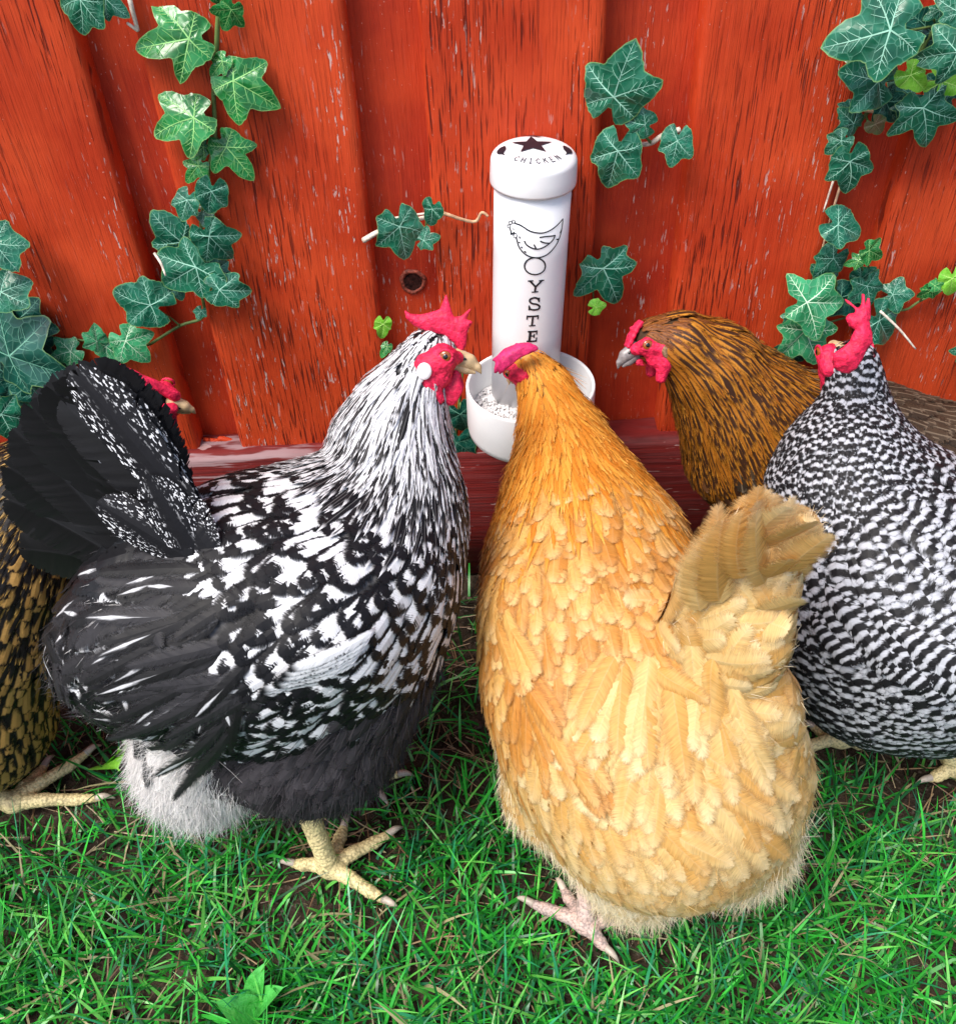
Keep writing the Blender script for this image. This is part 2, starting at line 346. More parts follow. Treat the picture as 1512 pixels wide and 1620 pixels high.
# ------------------------------------------------------------------ feathers
def sample_surface(V, Q, spacing):
    T = np.concatenate([Q[:, [0, 1, 2]], Q[:, [0, 2, 3]]]); A, B, C = V[T[:, 0]], V[T[:, 1]], V[T[:, 2]]
    ar = np.linalg.norm(np.cross(B-A, C-A), axis=1)/2; n = int(ar.sum()/spacing**2*6)
    i = rng.choice(len(T), n, p=ar/ar.sum()); r1 = np.sqrt(rng.random(n)); r2 = rng.random(n)
    P = A[i]*(1-r1)[:, None]+B[i]*(r1*(1-r2))[:, None]+C[i]*(r1*r2)[:, None]
    _, u = np.unique(np.floor(P/(spacing*0.93)+rng.random(3)).astype(int), axis=0, return_index=True)
    return P[rng.permutation(u)]
PROF = dict(round=(.50, .55, .30), hackle=(1.15, .30, .45), quill=(.50, .70, .25))     # tip power, widest point, root width
class Plumage:
    def __init__(s): s.V = []; s.Q = []; s.fe = []; s.br = []; s.n = 0
    def grow(s, P, D, Nn, L, W, nb, prof='round', sdf=None, lift=0.12, base=0.0015, camber=0.25, curl=0.0, splay=0.0, follow=1.0, v0=0.06, cov=1.25, rough=1.0, edge=.45):
        N = len(P)
        if N == 0: return s
        L = np.broadcast_to(L, (N,)).astype(float); W = np.broadcast_to(W, (N,)).astype(float); curl = np.broadcast_to(curl, (N,)); splay = np.broadcast_to(splay, (N,))
        R = 8; S = [P+0]; D = unit(D); NN = [Nn+0]
        for k in range(1, R):
            q = S[-1]+D*(L/(R-1))[:, None]
            if sdf is not None:
                n = sdf.grad(q); d = sdf(q); tgt = base+lift*(k/(R-1))**1.2*L
                q = q+n*((tgt-d)*follow)[:, None]; D = unit(q-S[-1]); NN.append(unit(n-D*(n*D).sum(1)[:, None]))
            else:
                n = NN[-1]; b = np.cross(n, D); D = unit(D-n*(curl/(R-1))[:, None]+b*(splay/(R-1))[:, None]); n = unit(n-D*(n*D).sum(1)[:, None]); NN.append(n)
            S.append(q)
        S = np.stack(S, 1); NN = np.stack(NN, 1)
        T = unit(np.gradient(S, axis=1)); Bn = np.cross(NN, T)
        tipw, pk, rt = PROF[prof]
        nb = int(nb*1.9); K = 2*nb; side = np.repeat([-1.0, 1.0], nb); j = np.tile(np.arange(nb), 2)
        fr = rng.random(N); q = (j[None]+rng.normal(0, .22*rough*edge, (N, K)))/(nb-1)
        vb = v0+(0.95-v0)*np.clip(q, 0, 1)**0.95
        ve = np.minimum(v0+.10+(0.90-v0)*np.clip(q, 0, 1)**0.80, 1.0)
        up = np.clip((ve-pk)/(1-pk), 0, 1); lo_ = np.clip(ve/pk, 0, 1)
        rough_e = rough*edge; we = (rt+(1-rt)*np.sin(lo_*np.pi/2))*np.power(np.clip(1-up**2, 0, 1), tipw)
        tt = np.stack([np.zeros((N, K)), np.full((N, K), .55), np.clip(1+rng.normal(-.03, .065*rough_e, (N, K)), .7, 1.12)], -1)
        v4 = vb[..., None]+(ve-vb)[..., None]*tt**1.2+(tt > .9)*rng.normal(0, .010*rough_e, (N, K))[..., None]
        x4 = side[None, :, None]*we[..., None]*tt*0.5
        g = np.clip(v4, 0, None)*(R-1); i0 = np.clip(np.floor(g).astype(int), 0, R-2); f = (g-i0)[..., None]
        ar = np.arange(N)[:, None, None]
        P0, P1 = S[ar, i0], S[ar, i0+1]; C = P0+(P1-P0)*f
        fc = np.clip(f, 0, 1); n_ = NN[ar, i0]*(1-fc)+NN[ar, i0+1]*fc; b_ = Bn[ar, i0]*(1-fc)+Bn[ar, i0+1]*fc
        xw = x4*W[:, None, None]
        rip = (np.sin(j[None]*.9+fr[:, None]*50)*.4+rng.normal(0, 1, (N, K)))[..., None]*np.array([0, .00012, .00035])*rough
        Vt = C+b_*xw[..., None]+n_*(rip-camber*np.abs(xw)*np.abs(x4)*2)[..., None]
        s.V.append(Vt.reshape(-1, 3).astype(np.float32))
        fe = np.stack([np.abs(x4)*2, np.clip(v4, 0, 1.3), np.broadcast_to(fr[:, None, None], v4.shape)], -1)
        s.fe.append(fe.reshape(-1, 3).astype(np.float32)); s.br.append(np.stack([np.broadcast_to((j/(nb-1.0)+(side > 0)*1.7)[None, :, None], v4.shape), tt, np.broadcast_to(L[:, None, None], v4.shape)], -1).reshape(-1, 3).astype(np.float32))
        jj = np.concatenate([np.arange(nb-1), nb+np.arange(nb-1)])
        st = ((np.arange(N)*K)[:, None]+jj[None])*3+s.n
        keep = rng.random(st.shape) > .05*rough
        flip = np.broadcast_to(jj >= nb, st.shape)
        def qd(st, fl, o):
            A = st[:, None]+np.array([o, o+1, o+4, o+3]); A[fl] = A[fl][:, ::-1]; return A
        s.Q.append(np.concatenate([qd(st.ravel(), flip.ravel(), 0), qd(st[keep], flip[keep], 1)]).astype(np.int32)); s.n += N*K*3
        return s
    def strands(s, P, D, L, w, bend=0.4):
        N = len(P)
        if N == 0: return s
        D = unit(D); L = np.broadcast_to(L, (N,)); sv = unit(np.cross(D, rng.normal(size=(N, 3)))); rd = rng.normal(size=(N, 3))*0.5+np.array([0, 0, -0.6])
        rows = []
        for k, t in enumerate((0, .35, .7, 1.0)):
            c = P+D*(L*t)[:, None]+rd*(bend*L*t*t*0.5)[:, None]; ww = w*(1, .9, .65, .12)[k]
            rows += [c-sv*ww/2, c+sv*ww/2]
        V = np.stack(rows, 1); fr = rng.random(N)
        s.V.append(V.reshape(-1, 3).astype(np.float32))
        fe = np.zeros((N, 8, 3), np.float32); fe[..., 0] = 0.5; fe[..., 1] = np.repeat([0, .35, .7, 1], 2)[None]; fe[..., 2] = fr[:, None]
        s.fe.append(fe.reshape(-1, 3)); s.br.append(np.stack([np.repeat(rng.random(N), 8), np.zeros(N*8), np.repeat(np.broadcast_to(L, (N,)), 8)], -1).astype(np.float32))
        st = (np.arange(N)*8+s.n)[:, None]
        s.Q.append(np.concatenate([st+np.array([0, 1, 3, 2])+2*k for k in range(3)]).astype(np.int32)); s.n += N*8
        return s
    def build(s, name, mat, parent):
        if not s.V: return None
        return mesh_np(name, np.concatenate(s.V), np.concatenate(s.Q), None, [mat], parent, dict(fe=np.concatenate(s.fe), br=np.concatenate(s.br)))
def fmat(name, fn, rough=0.55, spec=0.25, trans=0.12, streak=0.6, fray=0.42, fq=85.0):
    g = G(name); e = g.sep(g.attr('fe').outputs['Vector']); u, v, fr = e[0], e[1], e[2]; q = g.sep(g.attr('br').outputs['Vector']); br, tq = q[0], q[1]
    c = fn(g, u, v, fr, br)
    st = g.noise(g.xyz(g.m('MULTIPLY', br, 46.0), g.m('MULTIPLY', u, 0.8), g.m('MULTIPLY', fr, 91.0)), 1.0, 2)
    c = g.mix(1.0, c, g.xyz(*[g.m('ADD', g.m('MULTIPLY', st, streak), 1.0-streak*.55)]*3), 'MULTIPLY')
    tr = g.n('ShaderNodeBsdfTranslucent'); g.put(tr.inputs[0], c); mx = g.n('ShaderNodeMixShader'); mx.inputs[0].default_value = trans
    g.fin(c, rough, spec); g.L(g.bsdf.outputs[0], mx.inputs[1]); g.L(tr.outputs[0], mx.inputs[2])
    # loose barbs: gaps open between them towards the rim of the vane
    fn_ = g.noise(g.xyz(g.m('MULTIPLY', br, fq), g.m('MULTIPLY', tq, 1.5), g.m('MULTIPLY', fr, 63.0)), 1.0, 2)
    gap = g.step(g.m('ADD', tq, g.m('MULTIPLY', g.m('SUBTRACT', fn_, 0.5), 1.1)), 1.0-fray, 1.06)
    tp = g.n('ShaderNodeBsdfTransparent'); m2 = g.n('ShaderNodeMixShader'); g.L(gap, m2.inputs[0]); g.L(mx.outputs[0], m2.inputs[1]); g.L(tp.outputs[0], m2.inputs[2])
    g.L(m2.outputs[0], g.out.inputs[0]); return g.mat
def uvn(g, u, v, fr, br, su, sv): return g.noise(g.xyz(g.m('MULTIPLY', u, su), g.m('MULTIPLY', v, sv), g.m('ADD', g.m('MULTIPLY', fr, 57.0), g.m('MULTIPLY', br, 0.5))), 1.0, 2)
BLK, WHT = (0.006, 0.006, 0.008), (0.70, 0.71, 0.74)
def f_spangle(g, u, v, fr, br):
    n = g.m('MULTIPLY', g.m('SUBTRACT', uvn(g, u, v, fr, br, 2, 3), 0.5), 0.42); jb = g.m('MULTIPLY', g.m('SUBTRACT', g.noise(g.xyz(g.m('MULTIPLY', br, 40.0), 0.0, g.m('MULTIPLY', fr, 31.0)), 1.0, 1), 0.5), 0.24)
    wd = g.m('ADD', 0.45, g.m('ADD', g.m('MULTIPLY', g.m('SUBTRACT', fr, 0.5), 0.5), g.m('ADD', n, jb)))
    a = g.m('SUBTRACT', 1.0, g.step(g.m('SUBTRACT', u, wd), -0.06, 0.06))
    b = g.m('SUBTRACT', 1.0, g.step(g.m('ADD', g.m('SUBTRACT', v, 0.735), g.m('ADD', n, jb)), -0.03, 0.03))
    return g.mix(g.m('MULTIPLY', a, b), BLK, WHT)
def f_hackle_w(lo, hi):
    def f(g, u, v, fr, br):
        n = g.m('MULTIPLY', g.m('SUBTRACT', uvn(g, u, v, fr, br, 2, 3), 0.5), 0.5)
        wd = g.m('ADD', lo, g.m('ADD', g.m('MULTIPLY', fr, hi-lo), n))
        a = g.m('SUBTRACT', 1.0, g.step(g.m('SUBTRACT', u, wd), -0.07, 0.07)); b = g.m('SUBTRACT', 1.0, g.step(v, 0.78, 0.92))
        sh = g.m('SUBTRACT', 1.0, g.step(u, 0.02, 0.07))
        c = g.mix(g.m('MULTIPLY', a, b), WHT, BLK); return g.mix(g.m('MULTIPLY', sh, 0.25), c, (0.5, 0.5, 0.5))
    return f
def f_black(g, u, v, fr, br):
    c = g.mix(g.m('ADD', g.m('MULTIPLY', fr, 0.5), g.m('MULTIPLY', u, 0.5)), (0.0025, 0.0025, 0.003), (0.012, 0.012, 0.014)); sh = g.m('SUBTRACT', 1.0, g.step(u, 0.02, 0.06)); return g.mix(g.m('MULTIPLY', sh, 0.5), c, (0.012, 0.012, 0.014))  # lighter rims and per-feather tone paint a faint sheen into the black
def f_pepper(g, u, v, fr, br):      # black tail covert with white mossing along one edge
    n = uvn(g, u, v, fr, br, 14, 26); m = g.m('MULTIPLY', g.step(n, 0.56, 0.62), g.step(g.m('ADD', u, g.m('MULTIPLY', v, .3)), 0.35, 0.8)); return g.mix(m, (0.008, 0.008, 0.010), WHT)
def f_cushion(g, u, v, fr, br):     # charcoal with white shaft streak on some
    c = g.mix(fr, (0.007, 0.007, 0.008), (0.030, 0.029, 0.033)); n = uvn(g, u, v, fr, br, 6, 5)
    on = g.step(g.m('FRACT', g.m('MULTIPLY', fr, 7.3)), 0.66, 0.72)
    sh = g.m('MULTIPLY', g.m('SUBTRACT', 1.0, g.step(g.m('ADD', g.m('ADD', u, g.m('MULTIPLY', n, 0.35)), g.m('ABSOLUTE', g.m('MULTIPLY', g.m('SUBTRACT', v, 0.78), 0.9))), 0.26, 0.42)), g.m('MULTIPLY', on, g.m('ADD', 0.35, g.m('MULTIPLY', n, 1.1))))
    c = g.mix(g.m('MULTIPLY', g.step(g.m('ADD', u, g.m('MULTIPLY', g.m('SUBTRACT', n, 0.5), 0.8)), 0.55, 1.05), 0.55), c, (0.20, 0.20, 0.215)); return g.mix(sh, c, WHT)
def f_greyfluff(g, u, v, fr, br): return g.mix(g.m('ADD', g.m('MULTIPLY', fr, 0.6), g.m('MULTIPLY', v, 0.25)), (0.016, 0.014, 0.016), (0.062, 0.057, 0.064))
def f_whitefluff(g, u, v, fr, br): return g.mix(g.m('MULTIPLY', fr, 0.8), (0.84, 0.82, 0.81), (0.64, 0.61, 0.60))
def f_primary(g, u, v, fr, br):
    k = g.m('MAXIMUM', g.m('MULTIPLY', g.step(uvn(g, u, v, fr, br, 1.2, 26), 0.54, 0.60), g.step(u, 0.30, 0.75)), g.m('MAXIMUM', g.step(u, 0.78, 0.86), g.step(v, 0.86, 0.95)))
    return g.mix(k, WHT, BLK)
def f_buff(ca, cb, edge, es=0.55):
    def f(g, u, v, fr, br):
        n = uvn(g, u, v, fr, br, 2.0, 2.0); c = g.mix(g.step(g.m('ADD', g.m('MULTIPLY', fr, 0.5), g.m('MULTIPLY', n, 0.6)), 0.30, 0.80), ca, cb)
        e = g.m('MAXIMUM', g.step(u, es, 1.05), g.step(v, 0.72, 1.05)); c = g.mix(g.m('MULTIPLY', e, g.m('ADD', 0.16, g.m('MULTIPLY', fr, 0.42))), c, edge)
        sh = g.m('SUBTRACT', 1.0, g.step(u, 0.015, 0.06)); return g.mix(g.m('MULTIPLY', sh, 0.12), c, edge)
    return f
def f_barred(nb, bias=0.0):
    def f(g, u, v, fr, br):
        n = g.m('MULTIPLY', g.m('SUBTRACT', uvn(g, u, v, fr, br, 1.4, 1.4), 0.5), 1.6)
        ph = g.m('ADD', g.m('MULTIPLY', v, 6.283*nb), g.m('ADD', g.m('MULTIPLY', g.m('MULTIPLY', u, u), -1.1), g.m('ADD', g.m('MULTIPLY', g.noise(g.xyz(g.m('MULTIPLY', br, 30.0), 0.0, g.m('MULTIPLY', fr, 31.0)), 1.0, 1), 2.0), n)))
        sn = g.m('ADD', g.m('SINE', ph), bias); return g.mix(g.step(sn, -0.45, 0.55), (0.010, 0.010, 0.012), (0.47, 0.49, 0.54))
    return f
def f_stripe(edge_a, edge_b, centre, lo=0.25, hi=0.6, soft=0.1):
    def f(g, u, v, fr, br):
        n = g.m('MULTIPLY', g.m('SUBTRACT', uvn(g, u, v, fr, br, 2, 3), 0.5), 0.4); wd = g.m('ADD', lo, g.m('ADD', g.m('MULTIPLY', fr, hi-lo), n))
        a = g.m('MULTIPLY', g.m('SUBTRACT', 1.0, g.step(g.m('SUBTRACT', u, wd), -soft, soft)), g.m('SUBTRACT', 1.0, g.step(v, 0.80, 0.98)))
        return g.mix(a, g.mix(fr, edge_a, edge_b), centre)
    return f
def f_laced(inner_a, inner_b, edge, es=0.8, shaft=None):
    def f(g, u, v, fr, br):
        n = g.m('MULTIPLY', g.m('SUBTRACT', uvn(g, u, v, fr, br, 3, 3), 0.5), 0.3)
        e = g.m('MAXIMUM', g.step(g.m('ADD', u, n), es-.08, es+.08), g.step(g.m('ADD', v, n), 0.90, 0.98)); c = g.mix(e, g.mix(fr, inner_a, inner_b), edge)
        if shaft: c = g.mix(g.m('SUBTRACT', 1.0, g.step(u, 0.03, 0.09)), c, shaft)
        return c
    return f
FM = dict(
 spangle=fmat('silver_spangled_feather', f_spangle), hackle_w=fmat('white_hackle_feather', f_hackle_w(0.48, 0.84)), hackle_ww=fmat('white_crown_feather', f_hackle_w(0.0, 0.34)),
 black=fmat('black_tail_feather', f_black, 0.42, 0.24, 0.02, fray=.0), pepper=fmat('peppered_covert_feather', f_pepper, 0.5, 0.16, 0.03, fray=.0), cushion=fmat('charcoal_cushion_feather', f_cushion, streak=.95, fray=.6),
 greyfluff=fmat('dark_grey_fluff', f_greyfluff, 0.7, 0.15), whitefluff=fmat('white_fluff', f_whitefluff, 0.75, 0.1, 0.3), primary=fmat('white_flight_feather', f_primary),
 buff_neck=fmat('golden_hackle_feather', f_buff((0.56, 0.185, 0.016), (0.68, 0.31, 0.045), (0.80, 0.48, 0.13), 0.5)), buff=fmat('buff_body_feather', f_buff((0.48, 0.195, 0.034), (0.64, 0.36, 0.105), (0.76, 0.57, 0.31)), streak=.75, fray=.58, fq=130.0),
 buff_pale=fmat('pale_buff_feather', f_buff((0.60, 0.33, 0.09), (0.71, 0.50, 0.21), (0.78, 0.67, 0.45)), trans=0.2, streak=.75, fray=.62, fq=150.0), buff_fluff=fmat('cream_fluff', lambda g, u, v, fr, br: g.mix(fr, (0.84, 0.68, 0.42), (0.90, 0.82, 0.64)), 0.75, 0.1, 0.3),
 bar_s=fmat('fine_barred_feather', f_barred(3.0, -.2), fray=.6), bar=fmat('barred_feather', f_barred(3.4, -.2), fray=.6), bar_w=fmat('barred_flight_feather', f_barred(7.0, -.2), fray=.3), bar_f=fmat('barred_fluff_feather', f_barred(3.0, -0.25), fray=.6),
 gold_neck=fmat('gold_striped_hackle', f_stripe((0.34, 0.115, 0.010), (0.54, 0.23, 0.026), (0.045, 0.017, 0.008), 0.05, 0.40)), brown_crown=fmat('brown_crown_feather', f_stripe((0.20, 0.065, 0.014), (0.28, 0.10, 0.02), (0.10, 0.03, 0.01), 0.1, 0.3)),
 brown=fmat('grey_brown_feather', f_laced((0.034, 0.022, 0.014), (0.065, 0.044, 0.028), (0.13, 0.095, 0.065), 0.86, (0.17, 0.13, 0.09))), brown_low=fmat('russet_breast_feather', f_laced((0.16, 0.065, 0.022), (0.10, 0.042, 0.02), (0.23, 0.12, 0.06), 0.8)),
 gold_laced=fmat('golden_laced_feather', f_laced((0.30, 0.16, 0.04), (0.46, 0.27, 0.08), (0.008, 0.006, 0.006), 0.30)), gold_neck2=fmat('golden_black_hackle', f_stripe((0.40, 0.23, 0.05), (0.55, 0.34, 0.10), (0.010, 0.008, 0.008), 0.45, 0.7)),
)

# ------------------------------------------------------------------ small anatomical builders
def poly_sdf(poly, x, y):
    P = np.asarray(poly, float); d = np.full(x.shape, 1e9); s = np.ones(x.shape)
    for i in range(len(P)):
        a, b = P[i], P[i-1]; e = b-a; wx, wy = x-a[0], y-a[1]; t = np.clip((wx*e[0]+wy*e[1])/(e@e), 0, 1)
        d = np.minimum(d, (wx-e[0]*t)**2+(wy-e[1]*t)**2)
        c1, c2, c3 = y >= a[1], y < b[1], e[0]*wy > e[1]*wx
        s = np.where((c1 & c2 & c3) | (~c1 & ~c2 & ~c3), -s, s)
    return s*np.sqrt(d)
def blade_mesh(poly, th, h):
    """flat fleshy piece from an outline (x, z); thickness th, rounded edge"""
    P = np.asarray(poly, float); lo = np.array([P[:, 0].min(), -th, P[:, 1].min()])-h*2; hi = np.array([P[:, 0].max(), th, P[:, 1].max()])+h*2
    def f(X):
        d2 = poly_sdf(P, X[:, 0], X[:, 2]); hh = th/2*np.sqrt(np.clip(-d2/(th*0.8), 0, 1)); return np.where(d2 > 0, d2+np.abs(X[:, 1])*0.3, np.maximum(np.abs(X[:, 1])-hh, d2*0.5))
    return nets(f, lo, hi, h)
def ellipsoid(c, r, n=20, m=12, jit=0.0):
    th = np.linspace(0, 2*np.pi, n, endpoint=False); ph = np.linspace(0.02, np.pi-0.02, m)
    V = np.stack([np.outer(np.sin(ph), np.cos(th)), np.outer(np.sin(ph), np.sin(th)), np.outer(np.cos(ph), np.ones(n))], -1).reshape(-1, 3)
    if jit: V = V*(1+rng.normal(0, jit, (len(V), 1)))
    T = [[0*n+(i+1) % n, i, 0] for i in range(0)]
    return V*np.asarray(r)+np.asarray(c), grid_q(m, n, True)[:, ::-1]
def sdf_part(name, chains, h, mat, parent, k=0.003, post=None):
    s = SDF(k)
    for c in chains: s.chain([(np.asarray(p, float), r) for p, r in c], 'x')
    s.done(); pts = np.concatenate([s.a, s.b]); rr = max(s.ra.max(), s.rb.max())+0.006
    V, Q = nets(s, pts.min(0)-rr, pts.max(0)+rr, h)
    if post: V = post(V)
    return mesh_np(name, V, Q, None, [mat], parent)
FEET = []
def leg(parent, hip, ankle, toes, mat, r=0.012, claw=0.016):
    """toes: list of world tip points on the ground; hip/ankle world points"""
    hip, ankle = np.asarray(hip), np.asarray(ankle); ch = [[(hip, r*1.25), (hip*.4+ankle*.6, r*0.98), (ankle, r*1.12)]]; cl = []
    for t in toes:
        t = np.asarray(t, float); FEET.append((ankle, t)); d = t-ankle; up = np.array([0, 0, 1.0])
        p1 = ankle+d*0.38+up*0.008-up*ankle[2]*0.25; p2 = ankle+d*0.72+up*(0.010-ankle[2]*0.5); p2[2] = max(p2[2], .012)
        ch.append([(ankle, r*1.0), (p1, r*0.72), (p2, r*0.66), (t, r*0.42)])
        e = unit(d*np.array([1, 1, 0])); cl.append((t, e))
    s = SDF(0.0035)
    for c in ch: s.chain(c, 'x')
    s.done(); pts = np.concatenate([s.a, s.b])
    def f(P):      # rings of scales along the toes
        d = s(P); return d+0.0005*np.sin(np.linalg.norm(P-ankle, axis=1)*1150)
    V, Q = nets(f, pts.min(0)-r*2, pts.max(0)+r*2, 0.0019)
    o = mesh_np('leg', V, Q, None, [mat], parent)
    for t, e in cl:
        mb = MB(); tube(mb, [t-e*.004+np.array([0, 0, .001]), t+e*claw*.4+np.array([0, 0, .002]), t+e*claw*.8+np.array([0, 0, -.001]), t+e*claw*1.1+np.array([0, 0, -.006])], [r*.40, r*.34, r*.2, r*.04], 10, smooth_n=3); mb.build('claw', M['claw'], o)
    return o
def head_parts(root, c, fwd, up, s, comb, comb_mat='flesh', th=0.22, bend=None, beak='horn', earlobe=None, wattle=1.0, face=1.0, sides=(1, -1), pea=False):
    c = np.asarray(c); X = unit(fwd); Z = unit(np.asarray(up)-X*np.dot(up, X)); Y = np.cross(Z, X)
    B = np.stack([X, Y, Z]);
    def wld(V): return c+(np.asarray(V, float)*s)@B
    # face skin
    ey = .56+.40*face
    for sd in sides:
        a = SDF(0.12)
        ch = [[((.85, .34*sd, .10), .26), ((.40, .62*sd, .10), .42*face), ((-.05, .74*sd, -.15), .36*face)], [((.40, .60*sd, 0.0), .40*face), ((.35, .55*sd, -.55), .34*face), ((.1, .60*sd, -.8*face), .26*face)]]
        if earlobe: ch.append([((-.18, .70*sd, -.22), .44), ((.02, .66*sd, -.75), .36), ((.35, .62*sd, -1.30), .24)])
        for q in ch: a.chain([(np.array(p), r) for p, r in q], 'x')
        a.done(); 
        def f(P, a=a): return a(P)+0.018*np.sin(P[:, 0]*31+P[:, 2]*9)*np.sin(P[:, 2]*29-P[:, 0]*7)
        V, Q = nets(f, (-1.0, min(0, sd*1.3)-.1, -1.7), (1.4, max(0, sd*1.3)+.1, .8), 0.055)
        mesh_np('face_skin', wld(V), Q, None, [M['flesh']], root)
        if earlobe:
            V, Q = ellipsoid((-.14, (.72+.36*face)*sd, -.30), (.25, .10, .29)); mesh_np('earlobe', wld(V), Q, None, [M[earlobe]], root)
        V, Q = ellipsoid((.50, ey*sd, .24), (.21, .10, .20), 20, 14); e = mesh_np('eye', wld(V), Q, None, [M['iris']], root)
        V, Q = ellipsoid((.51, (ey+.06)*sd, .24), (.105, .055, .105), 16, 10); mesh_np('pupil', wld(V), Q, None, [M['pupil']], e)
        mb = MB(); th_ = np.linspace(0, 2*np.pi, 17); pts = [np.array([.50+.245*math.cos(t), (ey+.01)*sd, .24+.215*math.sin(t)]) for t in th_]; tube(mb, pts, .05, 6)
        mb.v = [wld(v) for v in mb.v]; mb.build('eyelid', M['flesh'], e)
    # beak
    for nm, ch in (('upper_beak', [[((.85, 0, .02), .36), ((1.25, 0, -.06), .27), ((1.55, 0, -.22), .15), ((1.70, 0, -.42), .05)]]), ('lower_beak', [[((.82, 0, -.24), .26), ((1.2, 0, -.34), .17), ((1.48, 0, -.42), .07)]])):
        a = SDF(0.05)
        for q in ch: a.chain([(np.array(p), r) for p, r in q], 'x')
        a.done(); V, Q = nets(a, (.3, -.6, -1.0), (1.9, .6, .6), 0.05)
        V[:, 1] *= 0.85; o = mesh_np(nm, wld(V), Q, None, [M[beak]], root)
        if nm == 'upper_beak':
            for sd in (1, -1):
                V, Q = ellipsoid((1.08, .26*sd, .06), (.10, .035, .05), 12, 8); mesh_np('nostril', wld(V), Q, None, [M['pupil']], o)
    # wattles
    if wattle:
        for sd in (1, -1):
            a = SDF(0.1); a.chain([(np.array((.85, .22*sd, -.5)), .18), (np.array((.82, .28*sd, -.5-.45*wattle)), .30*wattle), (np.array((.74, .30*sd, -.5-.75*wattle)), .26*wattle)], 'x'); a.done()
            V, Q = nets(a, (-.2, -1.3, -2.4), (1.6, 1.3, .1), 0.06); V[:, 1] = .27*sd+(V[:, 1]-.27*sd)*.5
            mesh_np('wattle', wld(V), Q, None, [M['flesh']], root)
    if comb is None and not pea: pass
    elif pea:
        a = SDF(0.06)
        for dy in (-.2, 0, .2): a.chain([(np.array((1.02, dy*.8, .30)), .11), (np.array((.6, dy*.8, .72+.08*(dy == 0))), .14), (np.array((.25, dy*.8, .92)), .10)], 'x')
        a.done(); V, Q = nets(lambda P: a(P)+.03*np.sin(P[:, 0]*19)*np.sin(P[:, 2]*19), (-.3, -.7, 0), (1.5, .7, 1.5), .05); mesh_np('comb', wld(V), Q, None, [M['flesh']], root)
    else:
        V, Q = blade_mesh(comb, th, 0.045)
        V[:, 1] += 0.03*np.sin(V[:, 0]*9)*np.clip(V[:, 2]-.9, 0, 1)
        if bend: V = bend(V)
        mesh_np('comb', wld(V), Q, None, [M[comb_mat]], root)
    return wld

def leaning_comb(root, pts, y, nrm, th, mat, sag=0.0):
    """a comb that has fallen over: outline lies in a plane with the given normal through depth y, solid and rounded"""
    n = unit(nrm); X = unit(np.cross([0, 0, 1.0], n))*-1; X = X if X[0] > 0 else -X; Z = unit(np.cross(X, n)); Z = Z if Z[2] > 0 else -Z
    o = U(*pts[0], y=y); loc = []
    for p in pts:
        r = ray(*p); t = np.dot(o-CAM, n)/np.dot(r, n); q = CAM+r*t-o; loc.append((np.dot(q, X), np.dot(q, Z)))
    V, Q = blade_mesh(loc, th, .0016); c = np.mean(loc, 0)
    d = np.hypot(V[:, 0]-c[0], V[:, 1]*0+V[:, 2]-c[1]); W = o+np.outer(V[:, 0], X)+np.outer(V[:, 2], Z)+np.outer(V[:, 1]-sag*d*d/.03+.0004*np.sin(V[:, 0]*420)*np.sin(V[:, 2]*380), n)
    return mesh_np('comb', W, Q, None, [M[mat]], root)
def pxchain(l):
    out = []
    for px, py, y, rp in l:
        p = U(px, py, y=y); out.append((p, rp*ppm(p)))
    return out
# feather recipes per region: spacing, length, width, barbs/side, profile, lift, material key, part name
def plume(root, sdf, V, Q, recipes, droop=0.25, sel=None):
    """covers the body with feathers; recipes: region type -> dict"""
    groups = {}
    for ty, lst in recipes.items():
        if ty not in sdf.names: continue
        for rc in (lst if isinstance(lst, list) else [lst]):
            P = sample_surface(V, Q, rc['sp'])
            P = P[sdf.typ(P, rc.get('jit', .008)) == sdf.names.index(ty)]
            if 'keep' in rc: P = P[rc['keep'](P)]
            if not len(P): continue
            n = sdf.grad(P); P = P-n*sdf(P)[:, None]
            D = sdf.flow(P)+np.array([0, 0, -rc.get('droop', droop)]); D = D+rng.normal(0, rc.get('ran', .10), D.shape)
            D = unit(D-n*(D*n).sum(1)[:, None]*rc.get('flat', 1.0))
            N = len(P); L = rc['L']*rng.uniform(.8, 1.2, N); W = rc['W']*rng.uniform(.85, 1.15, N)
            pl = groups.setdefault((rc['part'], rc['mat']), Plumage())
            if rc.get('strand'):
                pl.strands(P, D+n*rc.get('out', .5), L, rc['W'], rc.get('bend', .4))
            else:
                pl.grow(P, D, n, L, W, rc['nb'], rc.get('prof', 'round'), sdf, rc.get('lift', .12), rc.get('base', .0015), rc.get('camber', .25), rough=rc.get('rough', 1.0))
    for (part, mk), pl in groups.items(): pl.build(part, FM[mk], root)
def body_mesh(root, sdf, mat, h=0.007):
    pts = np.concatenate([sdf.a, sdf.b]); rr = max(sdf.ra.max(), sdf.rb.max())+0.03
    V, Q = nets(sdf, np.maximum(pts.min(0)-rr, -9), pts.max(0)+rr, h); V2 = V-sdf.grad(V)*0.002
    mesh_np('body', V2, Q, None, [mat], root); return V, Q
